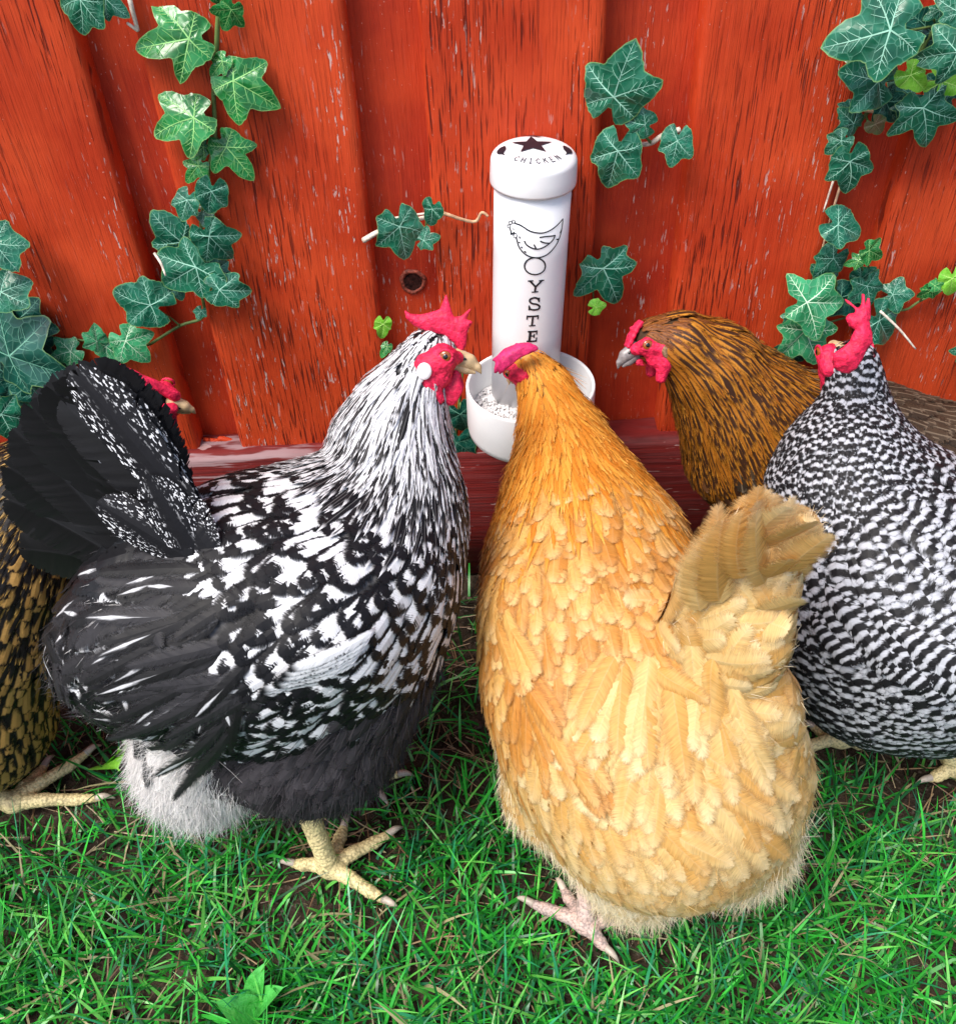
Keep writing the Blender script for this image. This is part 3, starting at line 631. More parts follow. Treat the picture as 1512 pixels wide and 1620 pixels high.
def fan(pl, base, tips, W, nb, nrm, curl=0.2, prof='quill', jit=0.004, bendin=0.0, camber=.18):
    for (b, t) in zip(base, tips):
        b = np.asarray(b)+rng.normal(0, jit, 3); t = np.asarray(t); d = t-b; L = np.linalg.norm(d); n = unit(np.asarray(nrm)-unit(d)*np.dot(nrm, unit(d)))
        sp = bendin+rng.normal(0, .08); dd = unit(d); bb = np.cross(n, dd); a = sp/2; dd = dd*math.cos(a)-bb*math.sin(a)     # starts off-line and bows back to the tip
        pl.grow(b[None], dd[None], n[None], L*1.02, W, nb, prof, None, curl=curl, splay=sp, camber=camber, rough=.8)

M['under_grey'] = plain('mixed_down', (0.10, 0.10, 0.105), 0.8, 0.1, 0.9, 90); M['under_black'] = plain('dark_down', (0.012, 0.012, 0.014), 0.8, 0.1); M['under_buff'] = plain('buff_down', (0.50, 0.26, 0.07), 0.8, 0.1)
M['under_brown'] = plain('brown_down', (0.06, 0.035, 0.02), 0.8, 0.1)
# comb outlines in head units (x forward, z up)
COMB1 = [(.95, .15), (1.12, .45), (1.12, .95), (1.28, 1.3), (1.05, 1.35), (1.20, 1.80), (.85, 1.45), (.62, 1.40), (.55, 1.55), (.30, 2.15), (.12, 1.60), (-.1, 1.50), (-.5, 1.36), (-.85, 1.36), (-1.08, 1.48), (-.98, 1.16), (-.70, .95), (-.3, .80), (.3, .75), (.7, .5)]

# ================================================================== HEN, silver laced
def hen_silver():
    root = empty('hen', U(520, 1375, z=0), 'black and white laced hen with full black tail and upright red comb', 'hen', 'hens round the feeder')
    s = SDF(0.014)
    s.chain(pxchain([(681, 560, -.30, 42), (660, 592, -.31, 46)]), 'head')
    s.chain(pxchain([(660, 592, -.31, 46), (636, 642, -.325, 66), (620, 700, -.345, 90), (626, 775, -.38, 102)]), 'neck')
    s.chain(pxchain([(625, 830, -.40, 112), (525, 925, -.43, 200), (410, 965, -.455, 200)]), 'body')
    s.chain(pxchain([(600, 915, -.455, 118), (520, 985, -.505, 112), (450, 1030, -.515, 78)]), 'wing')
    s.chain(pxchain([(410, 965, -.455, 200), (285, 995, -.465, 160)]), 'rump')
    s.chain(pxchain([(285, 995, -.465, 160), (195, 1030, -.47, 100)]), 'cushion', (-1, -.1, -.35))
    s.chain(pxchain([(535, 1040, -.462, 152), (490, 1125, -.478, 160)]), 'thigh', (-.45, -.1, -1))
    s.chain(pxchain([(360, 1110, -.465, 130), (320, 1190, -.475, 98)]), 'fluff', (-.35, -.1, -1))
    s.chain(pxchain([(270, 890, -.45, 70), (205, 760, -.42, 30), (170, 690, -.405, 14)]), 'tail')
    s.done(); V, Q = body_mesh(root, s, M['under_grey'])
    hc = U(684, 563, y=-.305); hs = 46*ppm(hc); hX = unit((1, -.10, -.10)); hZ = np.array((.06, .42, 1.0)); hZ = unit(hZ-hX*np.dot(hZ, hX)); fc = hc+hX*.30*hs-np.cross(hZ, hX)*.5*hs-hZ*.30*hs
    bare = lambda P: np.linalg.norm(P-fc, axis=1) > .60*hs
    plume(root, s, V, Q, {
        'head': dict(sp=.0055, L=.020, W=.007, nb=6, prof='hackle', lift=.08, mat='hackle_ww', part='crown_feathers', keep=bare),
        'neck': [dict(sp=.0080, L=.064, W=.0105, nb=9, prof='hackle', lift=.06, mat='hackle_w', part='hackle_feathers', ran=.08, keep=lambda P: bare(P) & (P[:, 2]+rng.normal(0, .02, len(P)) < .535)), dict(sp=.008, L=.05, W=.010, nb=8, prof='hackle', lift=.08, mat='hackle_ww', part='hackle_feathers', ran=.08, keep=lambda P: bare(P) & (P[:, 2]+rng.normal(0, .02, len(P)) > .515))],
        'body': dict(sp=.0160, L=.046, W=.029, nb=10, lift=.08, mat='spangle', part='back_feathers', ran=.14),
        'rump': dict(sp=.0170, L=.052, W=.030, nb=11, lift=.08, mat='spangle', part='back_feathers', ran=.16),
        'wing': dict(sp=.0165, L=.048, W=.030, nb=11, lift=.09, mat='spangle', part='wing', ran=.14),
        'cushion': [dict(sp=.0135, L=.070, W=.026, nb=13, lift=.14, mat='cushion', part='cushion_feathers', ran=.48), dict(sp=.0075, L=.030, W=.0007, strand=1, mat='whitefluff', part='cushion_feathers', ran=.32, out=.13, bend=.2), dict(sp=.0065, L=.034, W=.0007, strand=1, mat='greyfluff', part='cushion_feathers', ran=.35, out=.3, bend=.4)],
        'thigh': [dict(sp=.012, L=.045, W=.026, nb=10, lift=.14, mat='greyfluff', part='thigh_feathers', ran=.2), dict(sp=.0042, L=.028, W=.0007, strand=1, mat='greyfluff', part='thigh_feathers', ran=.3, out=.35)],
        'fluff': [dict(sp=.0023, L=.034, W=.00055, strand=1, mat='whitefluff', part='belly_fluff', ran=.5, out=.35, bend=.6), dict(sp=.012, L=.045, W=.024, nb=10, lift=.15, mat='whitefluff', part='belly_fluff', ran=.25)],
        'tail': dict(sp=.016, L=.075, W=.034, nb=14, lift=.12, mat='black', part='tail_coverts', ran=.12, droop=0)})
    # cushion plumes spilling over the white fluff
    pl = Plumage()
    for px, py, qx, qy in [(330, 900, 130, 960), (350, 960, 110, 1030), (350, 1010, 100, 1090), (360, 1050, 130, 1150), (370, 1080, 190, 1180), (380, 1090, 260, 1190), (390, 1100, 300, 1150), (320, 930, 120, 1000), (340, 990, 105, 1060), (350, 1030, 115, 1120), (365, 1065, 160, 1165), (300, 870, 150, 930), (380, 1080, 230, 1180), (400, 1080, 330, 1130)]:
        for _ in range(5):
            a, b = s.hit(px+rng.normal(0, 32), py+rng.normal(0, 22)), s.hit(px*.45+qx*.55+rng.normal(0, 24), py*.45+qy*.55+rng.normal(0, 22))
            if a is None or b is None: continue
            n = s.grad(a[None]); d = unit(b-a); pl.grow(a[None], d[None], n, np.linalg.norm(b-a)*rng.uniform(.9, 1.6), .019, 16, 'round', s, .10, .004, follow=.75)
    pl.build('cushion_feathers', FM['cushion'], root)
    # main tail: two leaning fans of broad black feathers
    base0 = U(268, 905, y=-.45); pl = Plumage(); pe = Plumage()
    arc = [(40, 860), (12, 780), (14, 725), (28, 672), (48, 630), (78, 600), (112, 582), (140, 577), (158, 588), (168, 612), (188, 655), (220, 712), (258, 765)]
    for sgn, dy in ((1, .03), (-1, -.025)):
        for i, (px, py) in enumerate(arc):
            t = U(px+6*(sgn < 0)*0, py+(6 if sgn < 0 else 0), y=-.40+dy*.7-.004*i*0); b = base0+np.array([rng.normal(0, .01), dy*.5, rng.normal(0, .008)])+(t-base0)*.10
            fan(pl, [b], [t], .064, 26, (0.05, -1, .25), curl=.10*sgn, bendin=.22)
    for (bx, by, tx, ty, wd) in [(325, 830, 112, 590, .046), (335, 850, 156, 606, .042), (320, 860, 90, 640, .05), (335, 880, 202, 692, .036), (330, 870, 150, 690, .045), (318, 815, 196, 676, .028), (328, 835, 230, 745, .028)]:
        b, t = U(bx, by, y=-.475), U(tx, ty, y=-.435); fan(pe if wd < .047 else pl, [b], [t], wd, 22, (0.1, -1, .3), curl=.12)
    for (bx, by, tx, ty) in [(330, 900, 230, 760), (335, 910, 200, 820), (330, 930, 190, 880), (320, 900, 150, 800), (345, 880, 270, 790)]:
        b, t = U(bx, by, y=-.50), U(tx, ty, y=-.475); fan(pe, [b], [t], .040, 18, (0.1, -1, .3), curl=.15)
    pl.build('tail_feathers', FM['black'], root); pe.build('tail_coverts', FM['pepper'], root)
    # folded flight feathers of the near wing
    pl = Plumage()
    for i in range(9):
        a, b = s.hit(598-i*5, 985+i*10), s.hit(452-i*4+(i % 3)*5, 1052+i*5.0)
        n = s.grad(a[None]); pl.grow(a[None], unit(b-a)[None], n, np.linalg.norm(b-a)*rng.uniform(1.12, 1.3), .013, 18, 'quill', s, .03, .011-i*.0010, camber=.25, rough=.5)
    pl.build('wing', FM['primary'], root)
    head_parts(root, hc, hX, hZ, hs, COMB1, th=.30, earlobe='lobe', wattle=1.1, face=1.16)
    leg(root, U(474, 1255, y=-.50), U(522, 1372, z=.022), [U(610, 1425, z=.012), U(618, 1318, z=.012), U(545, 1305, z=.012), U(462, 1366, z=.012)], M['leg_y'])
    leg(root, U(560, 1130, y=-.42), U(575, 1222, z=.022), [U(632, 1225, z=.012), U(610, 1200, z=.012), U(600, 1255, z=.012), U(540, 1215, z=.012)], M['leg_y'])
    return s
# ================================================================== HEN, buff
def hen_buff():
    root = empty('hen', U(935, 1470, z=0), 'golden buff hen seen from behind with fluffy raised tail, head dipped to the feeder', 'hen', 'hens round the feeder')
    s = SDF(0.014)
    s.chain(pxchain([(842, 582, -.14, 30), (862, 615, -.155, 42)]), 'head')
    s.chain(pxchain([(862, 615, -.155, 42), (886, 690, -.21, 66), (905, 780, -.28, 104), (922, 850, -.325, 138)]), 'neck')
    s.chain(pxchain([(928, 890, -.35, 158), (945, 970, -.40, 172), (965, 1060, -.45, 180), (1000, 1150, -.50, 190)]), 'body')
    s.chain(pxchain([(1000, 1150, -.50, 190), (1050, 1235, -.545, 182)]), 'rump', (.35, -.5, -.7))
    s.chain(pxchain([(862, 960, -.425, 100), (888, 1090, -.485, 104), (945, 1215, -.53, 92)]), 'wing')
    s.chain(pxchain([(1120, 1120, -.515, 100), (1165, 1215, -.54, 104)]), 'rump', (.8, -.3, -.5))
    s.chain(pxchain([(1092, 1040, -.505, 72), (1148, 935, -.505, 66), (1200, 868, -.50, 56), (1252, 845, -.495, 34)]), 'tail')
    s.chain(pxchain([(1135, 1100, -.53, 76), (1180, 1005, -.53, 60), (1212, 930, -.52, 42)]), 'tail', (.75, -.2, .55))
    s.chain(pxchain([(1135, 1100, -.53, 76), (1185, 1110, -.545, 62), (1205, 1180, -.555, 58)]), 'flank', (1, -.2, -.25))
    s.chain(pxchain([(900, 1150, -.47, 104), (900, 1235, -.49, 104)]), 'thigh', (.1, -.1, -1))
    s.chain(pxchain([(1005, 1285, -.54, 128), (1005, 1350, -.55, 90)]), 'fluff', (.1, -.15, -1))
    s.chain(pxchain([(1115, 1285, -.55, 120), (1145, 1295, -.555, 106)]), 'fluff', (.25, -.2, -1))
    s.done(); V, Q = body_mesh(root, s, M['under_buff'])
    plume(root, s, V, Q, {
        'head': dict(sp=.0055, L=.022, W=.006, nb=6, prof='hackle', lift=.07, mat='buff_neck', part='crown_feathers'),
        'neck': [dict(sp=.0080, L=.064, W=.0115, nb=9, prof='hackle', lift=.06, mat='buff_neck', part='hackle_feathers', ran=.10), dict(sp=.008, L=.035, W=.0007, strand=1, mat='buff_neck', part='hackle_feathers', ran=.25, out=.12, bend=.1)],
        'body': [dict(sp=.0125, L=.054, W=.026, nb=11, lift=.07, mat='buff', part='back_feathers', ran=.24), dict(sp=.0065, L=.030, W=.0007, strand=1, mat='buff', part='back_feathers', ran=.3, out=.14, bend=.1)],
        'wing': [dict(sp=.0135, L=.062, W=.026, nb=13, lift=.09, mat='buff', part='wing', ran=.16), dict(sp=.0075, L=.030, W=.0007, strand=1, mat='buff', part='wing', ran=.25, out=.14, bend=.1)],
        'rump': [dict(sp=.014, L=.076, W=.034, nb=14, lift=.10, mat='buff_pale', part='saddle_feathers', ran=.34), dict(sp=.0065, L=.038, W=.0007, strand=1, mat='buff_pale', part='saddle_feathers', ran=.35, out=.16, bend=.1)],
        'tail': [dict(sp=.016, L=.080, W=.036, nb=18, lift=.08, mat='buff_pale', part='tail_coverts', ran=.26, droop=-.1), dict(sp=.009, L=.026, W=.0006, strand=1, mat='buff_fluff', part='tail_coverts', ran=.35, out=.12, bend=.1, droop=-.1)],
        'flank': [dict(sp=.017, L=.080, W=.044, nb=18, lift=.10, mat='buff_pale', part='saddle_feathers', ran=.32, droop=.1), dict(sp=.008, L=.028, W=.0006, strand=1, mat='buff_fluff', part='saddle_feathers', ran=.35, out=.12, bend=.1, droop=.1)],
        'thigh': [dict(sp=.011, L=.046, W=.022, nb=10, lift=.13, mat='buff_pale', part='thigh_feathers', ran=.2), dict(sp=.0042, L=.028, W=.0008, strand=1, mat='buff_fluff', part='thigh_feathers', ran=.25, out=.3)],
        'fluff': [dict(sp=.0023, L=.033, W=.0006, strand=1, mat='buff_fluff', part='belly_fluff', ran=.5, out=.32, bend=.6), dict(sp=.013, L=.050, W=.026, nb=10, lift=.15, mat='buff_fluff', part='belly_fluff', ran=.25)]})
    # wing: folded on the left flank, long saddle plumes over it
    def lay(lst, mat, part, W, nb, rep, js, ext=1.2, base=.003, lift=.07, prof='round'):
        pl = Plumage()
        for px, py, qx, qy in lst:
            for _ in range(rep):
                a, b = s.hit(px+rng.normal(0, js), py+rng.normal(0, js)), s.hit(qx+rng.normal(0, js), qy+rng.normal(0, js))
                if a is None or b is None or np.linalg.norm(a-b) > .14: continue
                n = s.grad(a[None]); pl.grow(a[None], unit(b-a)[None], n, np.linalg.norm(b-a)*ext, W*rng.uniform(.85, 1.15), nb, prof, s, lift, base+rng.uniform(0, .004), follow=.85)
        pl.build(part, FM[mat], root)
    lay([(800, 960, 840, 1060), (815, 1020, 870, 1130), (840, 1060, 905, 1180), (850, 1090, 925, 1230), (880, 1110, 960, 1270)], 'buff', 'wing_coverts', .023, 14, 6, 12, prof='quill')
    lay([(960, 1040, 930, 1130), (990, 1050, 960, 1170), (1020, 1060, 1000, 1190), (1050, 1070, 1040, 1210), (960, 1130, 950, 1230), (1000, 1160, 990, 1270), (1040, 1180, 1050, 1290), (930, 1090, 915, 1190)], 'buff_pale', 'saddle_feathers', .030, 18, 8, 20, 1.1)
    lay([(1080, 1060, 1110, 1160), (1110, 1060, 1180, 1130), (1120, 1100, 1200, 1190), (1110, 1150, 1200, 1250), (1100, 1200, 1200, 1310), (1090, 1250, 1180, 1350), (1060, 1280, 1120, 1370), (1080, 1130, 1120, 1240)], 'buff_pale', 'saddle_feathers', .032, 20, 8, 24, 1.1, .005)
    # tail: broad soft feathers rising to the right, folded like a tent
    pl = Plumage(); b0 = U(1075, 1060, y=-.505)
    tr = np.random.default_rng(5)
    for bx, by, tx, ty, cu in [(1130, 970, 1128, 868, .4), (1140, 955, 1143, 836, .4), (1155, 940, 1168, 814, .5), (1175, 920, 1200, 797, .6), (1190, 905, 1236, 790, .7), (1205, 895, 1276, 804, .8), (1220, 890, 1304, 838, .9), (1215, 905, 1306, 868, .9), (1205, 925, 1285, 905, .8), (1195, 950, 1266, 950, .7), (1180, 985, 1252, 1000, .7)]:
        for q in range(4):
            yy = -.478-.020*q; b = U(bx+tr.normal(0, 9), by+tr.normal(0, 9), y=yy); k = tr.uniform(.80, 1.0); t = U(bx+(tx-bx)*k+tr.normal(0, 9), by+(ty-by)*k+tr.normal(0, 7), y=yy-.012*q*cu)
            fan(pl, [b], [t], tr.uniform(.034, .048), 28, (.22+tr.normal(0, .2), -1, .40+tr.normal(0, .15)), curl=cu*tr.uniform(.2, .8), bendin=-.45+tr.normal(0, .2), camber=.2, prof='round')
    pl.build('tail_feathers', FM['buff_pale'], root)
    c = U(838, 580, y=-.14); hs = 34*ppm(c)
    comb = [(1.0, .2), (1.2, .6), (1.25, 1.0), (1.5, 1.5), (1.1, 1.35), (1.0, 1.9), (.75, 1.5), (.45, 2.0), (.3, 1.55), (-.1, 1.9), (-.15, 1.4), (-.6, 1.5), (-.9, 1.1), (-.6, .8), (0, .75), (.6, .6)]
    Xh = np.array((-.66, .45, -.60))
    leaning_comb(root, [(640+x/6, 450+y/6) for x, y in [(1262, 600), (1235, 565), (1190, 546), (1120, 540), (1075, 552), (1055, 540), (1045, 562), (1000, 580), (935, 606), (890, 655), (820, 708), (822, 728), (856, 728), (836, 800), (836, 846), (868, 838), (882, 822), (884, 856), (905, 845), (950, 818), (1020, 760), (1100, 694), (1180, 655), (1245, 622)]], -.168, (-.25, -.72, .62), .011, 'purple', .25)
    head_parts(root, c, Xh, (-.25, .30, 1), hs, None, wattle=1.3, face=1.0)
    leg(root, U(930, 1400, y=-.57), U(925, 1462, z=.022), [U(838, 1428, z=.012), U(960, 1502, z=.012), U(890, 1405, z=.012), U(985, 1455, z=.012)], M['leg_p'], .011)
    leg(root, U(1120, 1330, y=-.52), U(1110, 1390, z=.022), [U(1060, 1340, z=.012), U(1110, 1320, z=.012), U(1170, 1350, z=.012), U(1120, 1425, z=.012)], M['leg_p'], .011)
# ================================================================== HEN, barred
def hen_barred():
    root = empty('hen', U(1440, 1200, z=0), 'finely barred black and white hen with tall red comb, right of the buff hen', 'hen', 'hens round the feeder')
    s = SDF(0.014)
    s.chain(pxchain([(1348, 575, -.25, 36), (1352, 610, -.258, 38)]), 'neck', (.02, -.25, -1))
    s.chain(pxchain([(1352, 610, -.258, 38), (1354, 652, -.27, 44), (1343, 702, -.288, 72), (1338, 758, -.308, 108), (1380, 850, -.34, 150)]), 'neck')
    s.chain(pxchain([(1390, 900, -.395, 108), (1475, 985, -.44, 100), (1570, 1035, -.46, 84)]), 'wing')
    s.chain(pxchain([(1385, 850, -.34, 152), (1415, 925, -.37, 172), (1480, 960, -.39, 178), (1580, 960, -.40, 170)]), 'body', (.75, -.3, -.55))
    s.chain(pxchain([(1580, 960, -.40, 170), (1690, 900, -.41, 90), (1760, 800, -.41, 40)]), 'tail')
    s.chain(pxchain([(1350, 925, -.37, 128), (1395, 1030, -.395, 132), (1470, 1046, -.40, 132)]), 'breast', (.25, -.2, -1))
    s.done(); V, Q = body_mesh(root, s, M['under_black'])
    plume(root, s, V, Q, {
        'neck': dict(sp=.0064, L=.030, W=.0098, nb=7, lift=.08, mat='bar_s', part='hackle_feathers', ran=.14, droop=.3),
        'body': dict(sp=.0105, L=.042, W=.021, nb=10, lift=.08, mat='bar', part='back_feathers', ran=.2),
        'wing': dict(sp=.0115, L=.050, W=.024, nb=11, lift=.09, mat='bar', part='wing_coverts', ran=.14),
        'breast': [dict(sp=.0105, L=.042, W=.024, nb=10, lift=.12, mat='bar_f', part='breast_feathers', ran=.2)],
        'tail': dict(sp=.018, L=.09, W=.036, nb=14, lift=.12, mat='bar', part='tail_feathers', droop=0)})
    pl = Plumage()
    for px, py, qx, qy in [(1310, 925, 1400, 1010), (1340, 945, 1440, 1035), (1380, 960, 1480, 1055), (1420, 975, 1510, 1070), (1290, 950, 1360, 1030), (1330, 985, 1420, 1060), (1370, 1010, 1470, 1080), (1420, 1030, 1510, 1095), (1460, 1000, 1540, 1090)]:
        for _ in range(5):
            a, b = s.hit(px+rng.normal(0, 14), py+rng.normal(0, 10)), s.hit(qx+rng.normal(0, 12), qy+rng.normal(0, 8))
            if a is None or b is None: continue
            n = s.grad(a[None]); pl.grow(a[None], unit(b-a)[None], n, np.linalg.norm(b-a)*1.1, .022, 16, 'quill', s, .07, .006+rng.uniform(0, .004), follow=.9)
    pl.build('wing', FM['bar_w'], root)
    c = U(1343, 572, y=-.25); hs = 38*ppm(c)
    comb = [(.95, .2), (1.15, .7), (1.5, 1.2), (1.15, 1.25), (1.35, 2.0), (.85, 1.6), (.7, 2.35), (.4, 1.6), (.15, 2.3), (-.1, 1.55), (-.45, 1.9), (-.7, 1.35), (-1.3, 1.2), (-1.75, .55), (-1.2, .15), (-.6, .5), (0, .7), (.6, .5)]
    def flop(V):   # the rear of the comb lies over to the bird's left
        V = V.copy(); t = np.clip(-V[:, 0]-.05, 0, None); V[:, 1] += t*.7*np.clip(V[:, 2]-.1, 0, 1.2); return V
    head_parts(root, c, (-.12, .90, -.10), (.02, -.10, 1), hs*1.08, None, 'flesh', .42, None, 'horn', None, 1.25, .95)
    leaning_comb(root, [(1200+x/4.846, 440+y/4.846) for x, y in [(655, 152), (690, 158), (735, 205), (765, 225), (790, 195), (796, 115), (812, 104), (826, 125), (828, 190), (846, 140), (862, 150), (868, 200), (864, 300), (852, 335), (878, 420), (884, 495), (846, 540), (805, 640), (780, 690), (720, 738), (660, 728), (592, 692), (582, 640), (574, 578), (620, 548), (690, 492), (712, 440), (735, 395), (690, 372), (664, 310), (680, 270), (738, 262), (738, 232), (690, 195)]], -.292, (-.12, -.80, .55), .012, 'flesh', .2)
    leg(root, U(1480, 1150, y=-.40), U(1515, 1215, z=.022), [U(1470, 1232, z=.012), U(1490, 1195, z=.012), U(1540, 1190, z=.012), U(1560, 1230, z=.012)], M['leg_y'])
    leg(root, U(1350, 1110, y=-.36), U(1330, 1168, z=.022), [U(1270, 1182, z=.012), U(1285, 1150, z=.012), U(1320, 1140, z=.012), U(1370, 1180, z=.012)], M['leg_y'])
# ================================================================== HEN, brown
def hen_brown():
    root = empty('hen', U(1330, 900, y=-.15), 'brown hen with golden striped neck and grey brown back, standing against the fence', 'hen', 'hens round the feeder')
    root.location.z = 0
    s = SDF(0.014)
    s.chain(pxchain([(1034, 538, -.175, 36), (1075, 542, -.175, 46)]), 'head')
    s.chain(pxchain([(1075, 542, -.175, 46), (1125, 580, -.17, 68), (1165, 640, -.165, 88), (1190, 700, -.165, 98)]), 'neck', (.45, -.15, -.75))
    s.chain(pxchain([(1175, 720, -.165, 84), (1215, 760, -.17, 78)]), 'breast', (.4, 0, -1))
    s.chain(pxchain([(1210, 680, -.16, 104), (1330, 735, -.165, 128), (1450, 780, -.17, 130), (1580, 760, -.17, 100)]), 'body')
    s.chain(pxchain([(1580, 760, -.17, 100), (1700, 690, -.17, 50)]), 'tail')
    s.done(); V, Q = body_mesh(root, s, M['under_brown'])
    plume(root, s, V, Q, {
        'head': dict(sp=.0055, L=.020, W=.007, nb=6, prof='hackle', lift=.07, mat='brown_crown', part='crown_feathers', droop=0, keep=lambda P: P[:, 0] > U(1010, 540, y=-.175)[0]),
        'neck': dict(sp=.0092, L=.055, W=.014, nb=8, prof='hackle', lift=.09, mat='gold_neck', part='hackle_feathers', ran=.09),
        'breast': dict(sp=.012, L=.042, W=.022, nb=9, lift=.13, mat='brown_low', part='breast_feathers'),
        'body': dict(sp=.014, L=.050, W=.028, nb=10, lift=.10, mat='brown', part='back_feathers'),
        'tail': dict(sp=.018, L=.09, W=.034, nb=12, lift=.1, mat='brown', part='tail_feathers', droop=0)})
    c = U(1034, 540, y=-.175); hs = 37*ppm(c)
    head_parts(root, c, (-.92, -.26, -.26), (-.1, .42, 1), hs*1.05, None, beak='horn_dark', earlobe='ear_tuft', wattle=.2, face=.88, pea=True)
    for dx in (1290, 1370): leg(root, U(dx, 830, y=-.16), np.array([U(dx, 830, y=-.16)[0], -.17, .022]), [np.array([U(dx, 830, y=-.16)[0]+a, -.17+b, .012]) for a, b in ((-.08, 0), (-.05, -.05), (-.05, .05), (.05, 0))], M['leg_y'])
# ================================================================== HEN, golden laced
def hen_gold():
    root = empty('hen', U(60, 1262, z=0), 'golden laced hen mostly hidden behind the black tail, only its red head and side showing', 'hen', 'hens round the feeder')
    s = SDF(0.014)
    s.chain(pxchain([(236, 634, -.22, 32), (205, 650, -.225, 42)]), 'head')
    s.chain(pxchain([(205, 650, -.225, 42), (140, 705, -.245, 58), (60, 790, -.28, 84), (5, 870, -.31, 110)]), 'neck')
    s.chain(pxchain([(5, 870, -.31, 110), (-60, 960, -.33, 135), (-150, 990, -.34, 140), (-260, 930, -.34, 80)]), 'body')
    s.chain(pxchain([(-30, 1000, -.34, 115), (-50, 1130, -.37, 115)]), 'breast', (-.3, -.1, -1))
    s.done(); V, Q = body_mesh(root, s, M['under_black'])
    plume(root, s, V, Q, {
        'head': dict(sp=.0055, L=.020, W=.007, nb=6, prof='hackle', lift=.07, mat='gold_neck2', part='crown_feathers', keep=lambda P: P[:, 0] < U(222, 640, y=-.22)[0]),
        'neck': dict(sp=.0095, L=.055, W=.013, nb=8, prof='hackle', lift=.09, mat='gold_neck2', part='hackle_feathers', ran=.09),
        'body': dict(sp=.015, L=.046, W=.028, nb=10, lift=.11, mat='gold_laced', part='back_feathers'),
        'breast': dict(sp=.015, L=.050, W=.030, nb=10, lift=.14, mat='gold_laced', part='breast_feathers')})
    c = U(240, 634, y=-.22); hs = 37*ppm(c)
    comb = [(.9, .1), (1.15, .35), (1.05, .75), (.6, 1.0), (.2, 1.25), (-.3, 1.45), (-.8, 1.75), (-1.3, 1.95), (-1.5, 1.75), (-1.2, 1.2), (-.6, .85), (.2, .65)]
    head_parts(root, c, (.95, .05, -.25), (.2, -.2, 1), hs, comb, 'flesh', .5, None, 'horn', None, .7, .8)
    leg(root, U(-70, 1235, y=-.40), U(20, 1270, z=.024), [U(158, 1262, z=.012), U(140, 1190, z=.012), U(72, 1210, z=.012)], M['leg_y'], .012)

# ================================================================== FENCE
def board(root, x0, x1, y0, y1, z0, z1, lean=0.0, mat='red'):
    """x0,x1 at z=.6; y0 back, y1 front"""
    nz = 70; zs = np.linspace(z0, z1, nz); b = .004
    nx = 22; px = np.concatenate([[x0, x0], np.linspace(x0+b, x1-b, nx), [x1, x1]]); py = np.concatenate([[y0, y1+b], np.full(nx, y1), [y1+b, y0]])
    w = np.cumsum(rng.normal(0, .0006, nz)); w -= w.mean(); cup = rng.normal(0, .0015)
    V = np.empty((nz, len(px), 3)); mid = (x0+x1)/2
    for i, z in enumerate(zs):
        V[i, :, 0] = px+w[i]*.5+lean*(z-.6); V[i, :, 1] = py-(cup*(1-((px-mid)/(x1-x0)*2)**2))*(py <= y1+b); V[i, :, 2] = z
    V[:, 2:-2, 1] += rng.normal(0, .00025, (nz, nx))
    Q = grid_q(nz, len(px))[:, ::-1]
    return mesh_np('board', V.reshape(-1, 3), Q, None, [M[mat]], root)
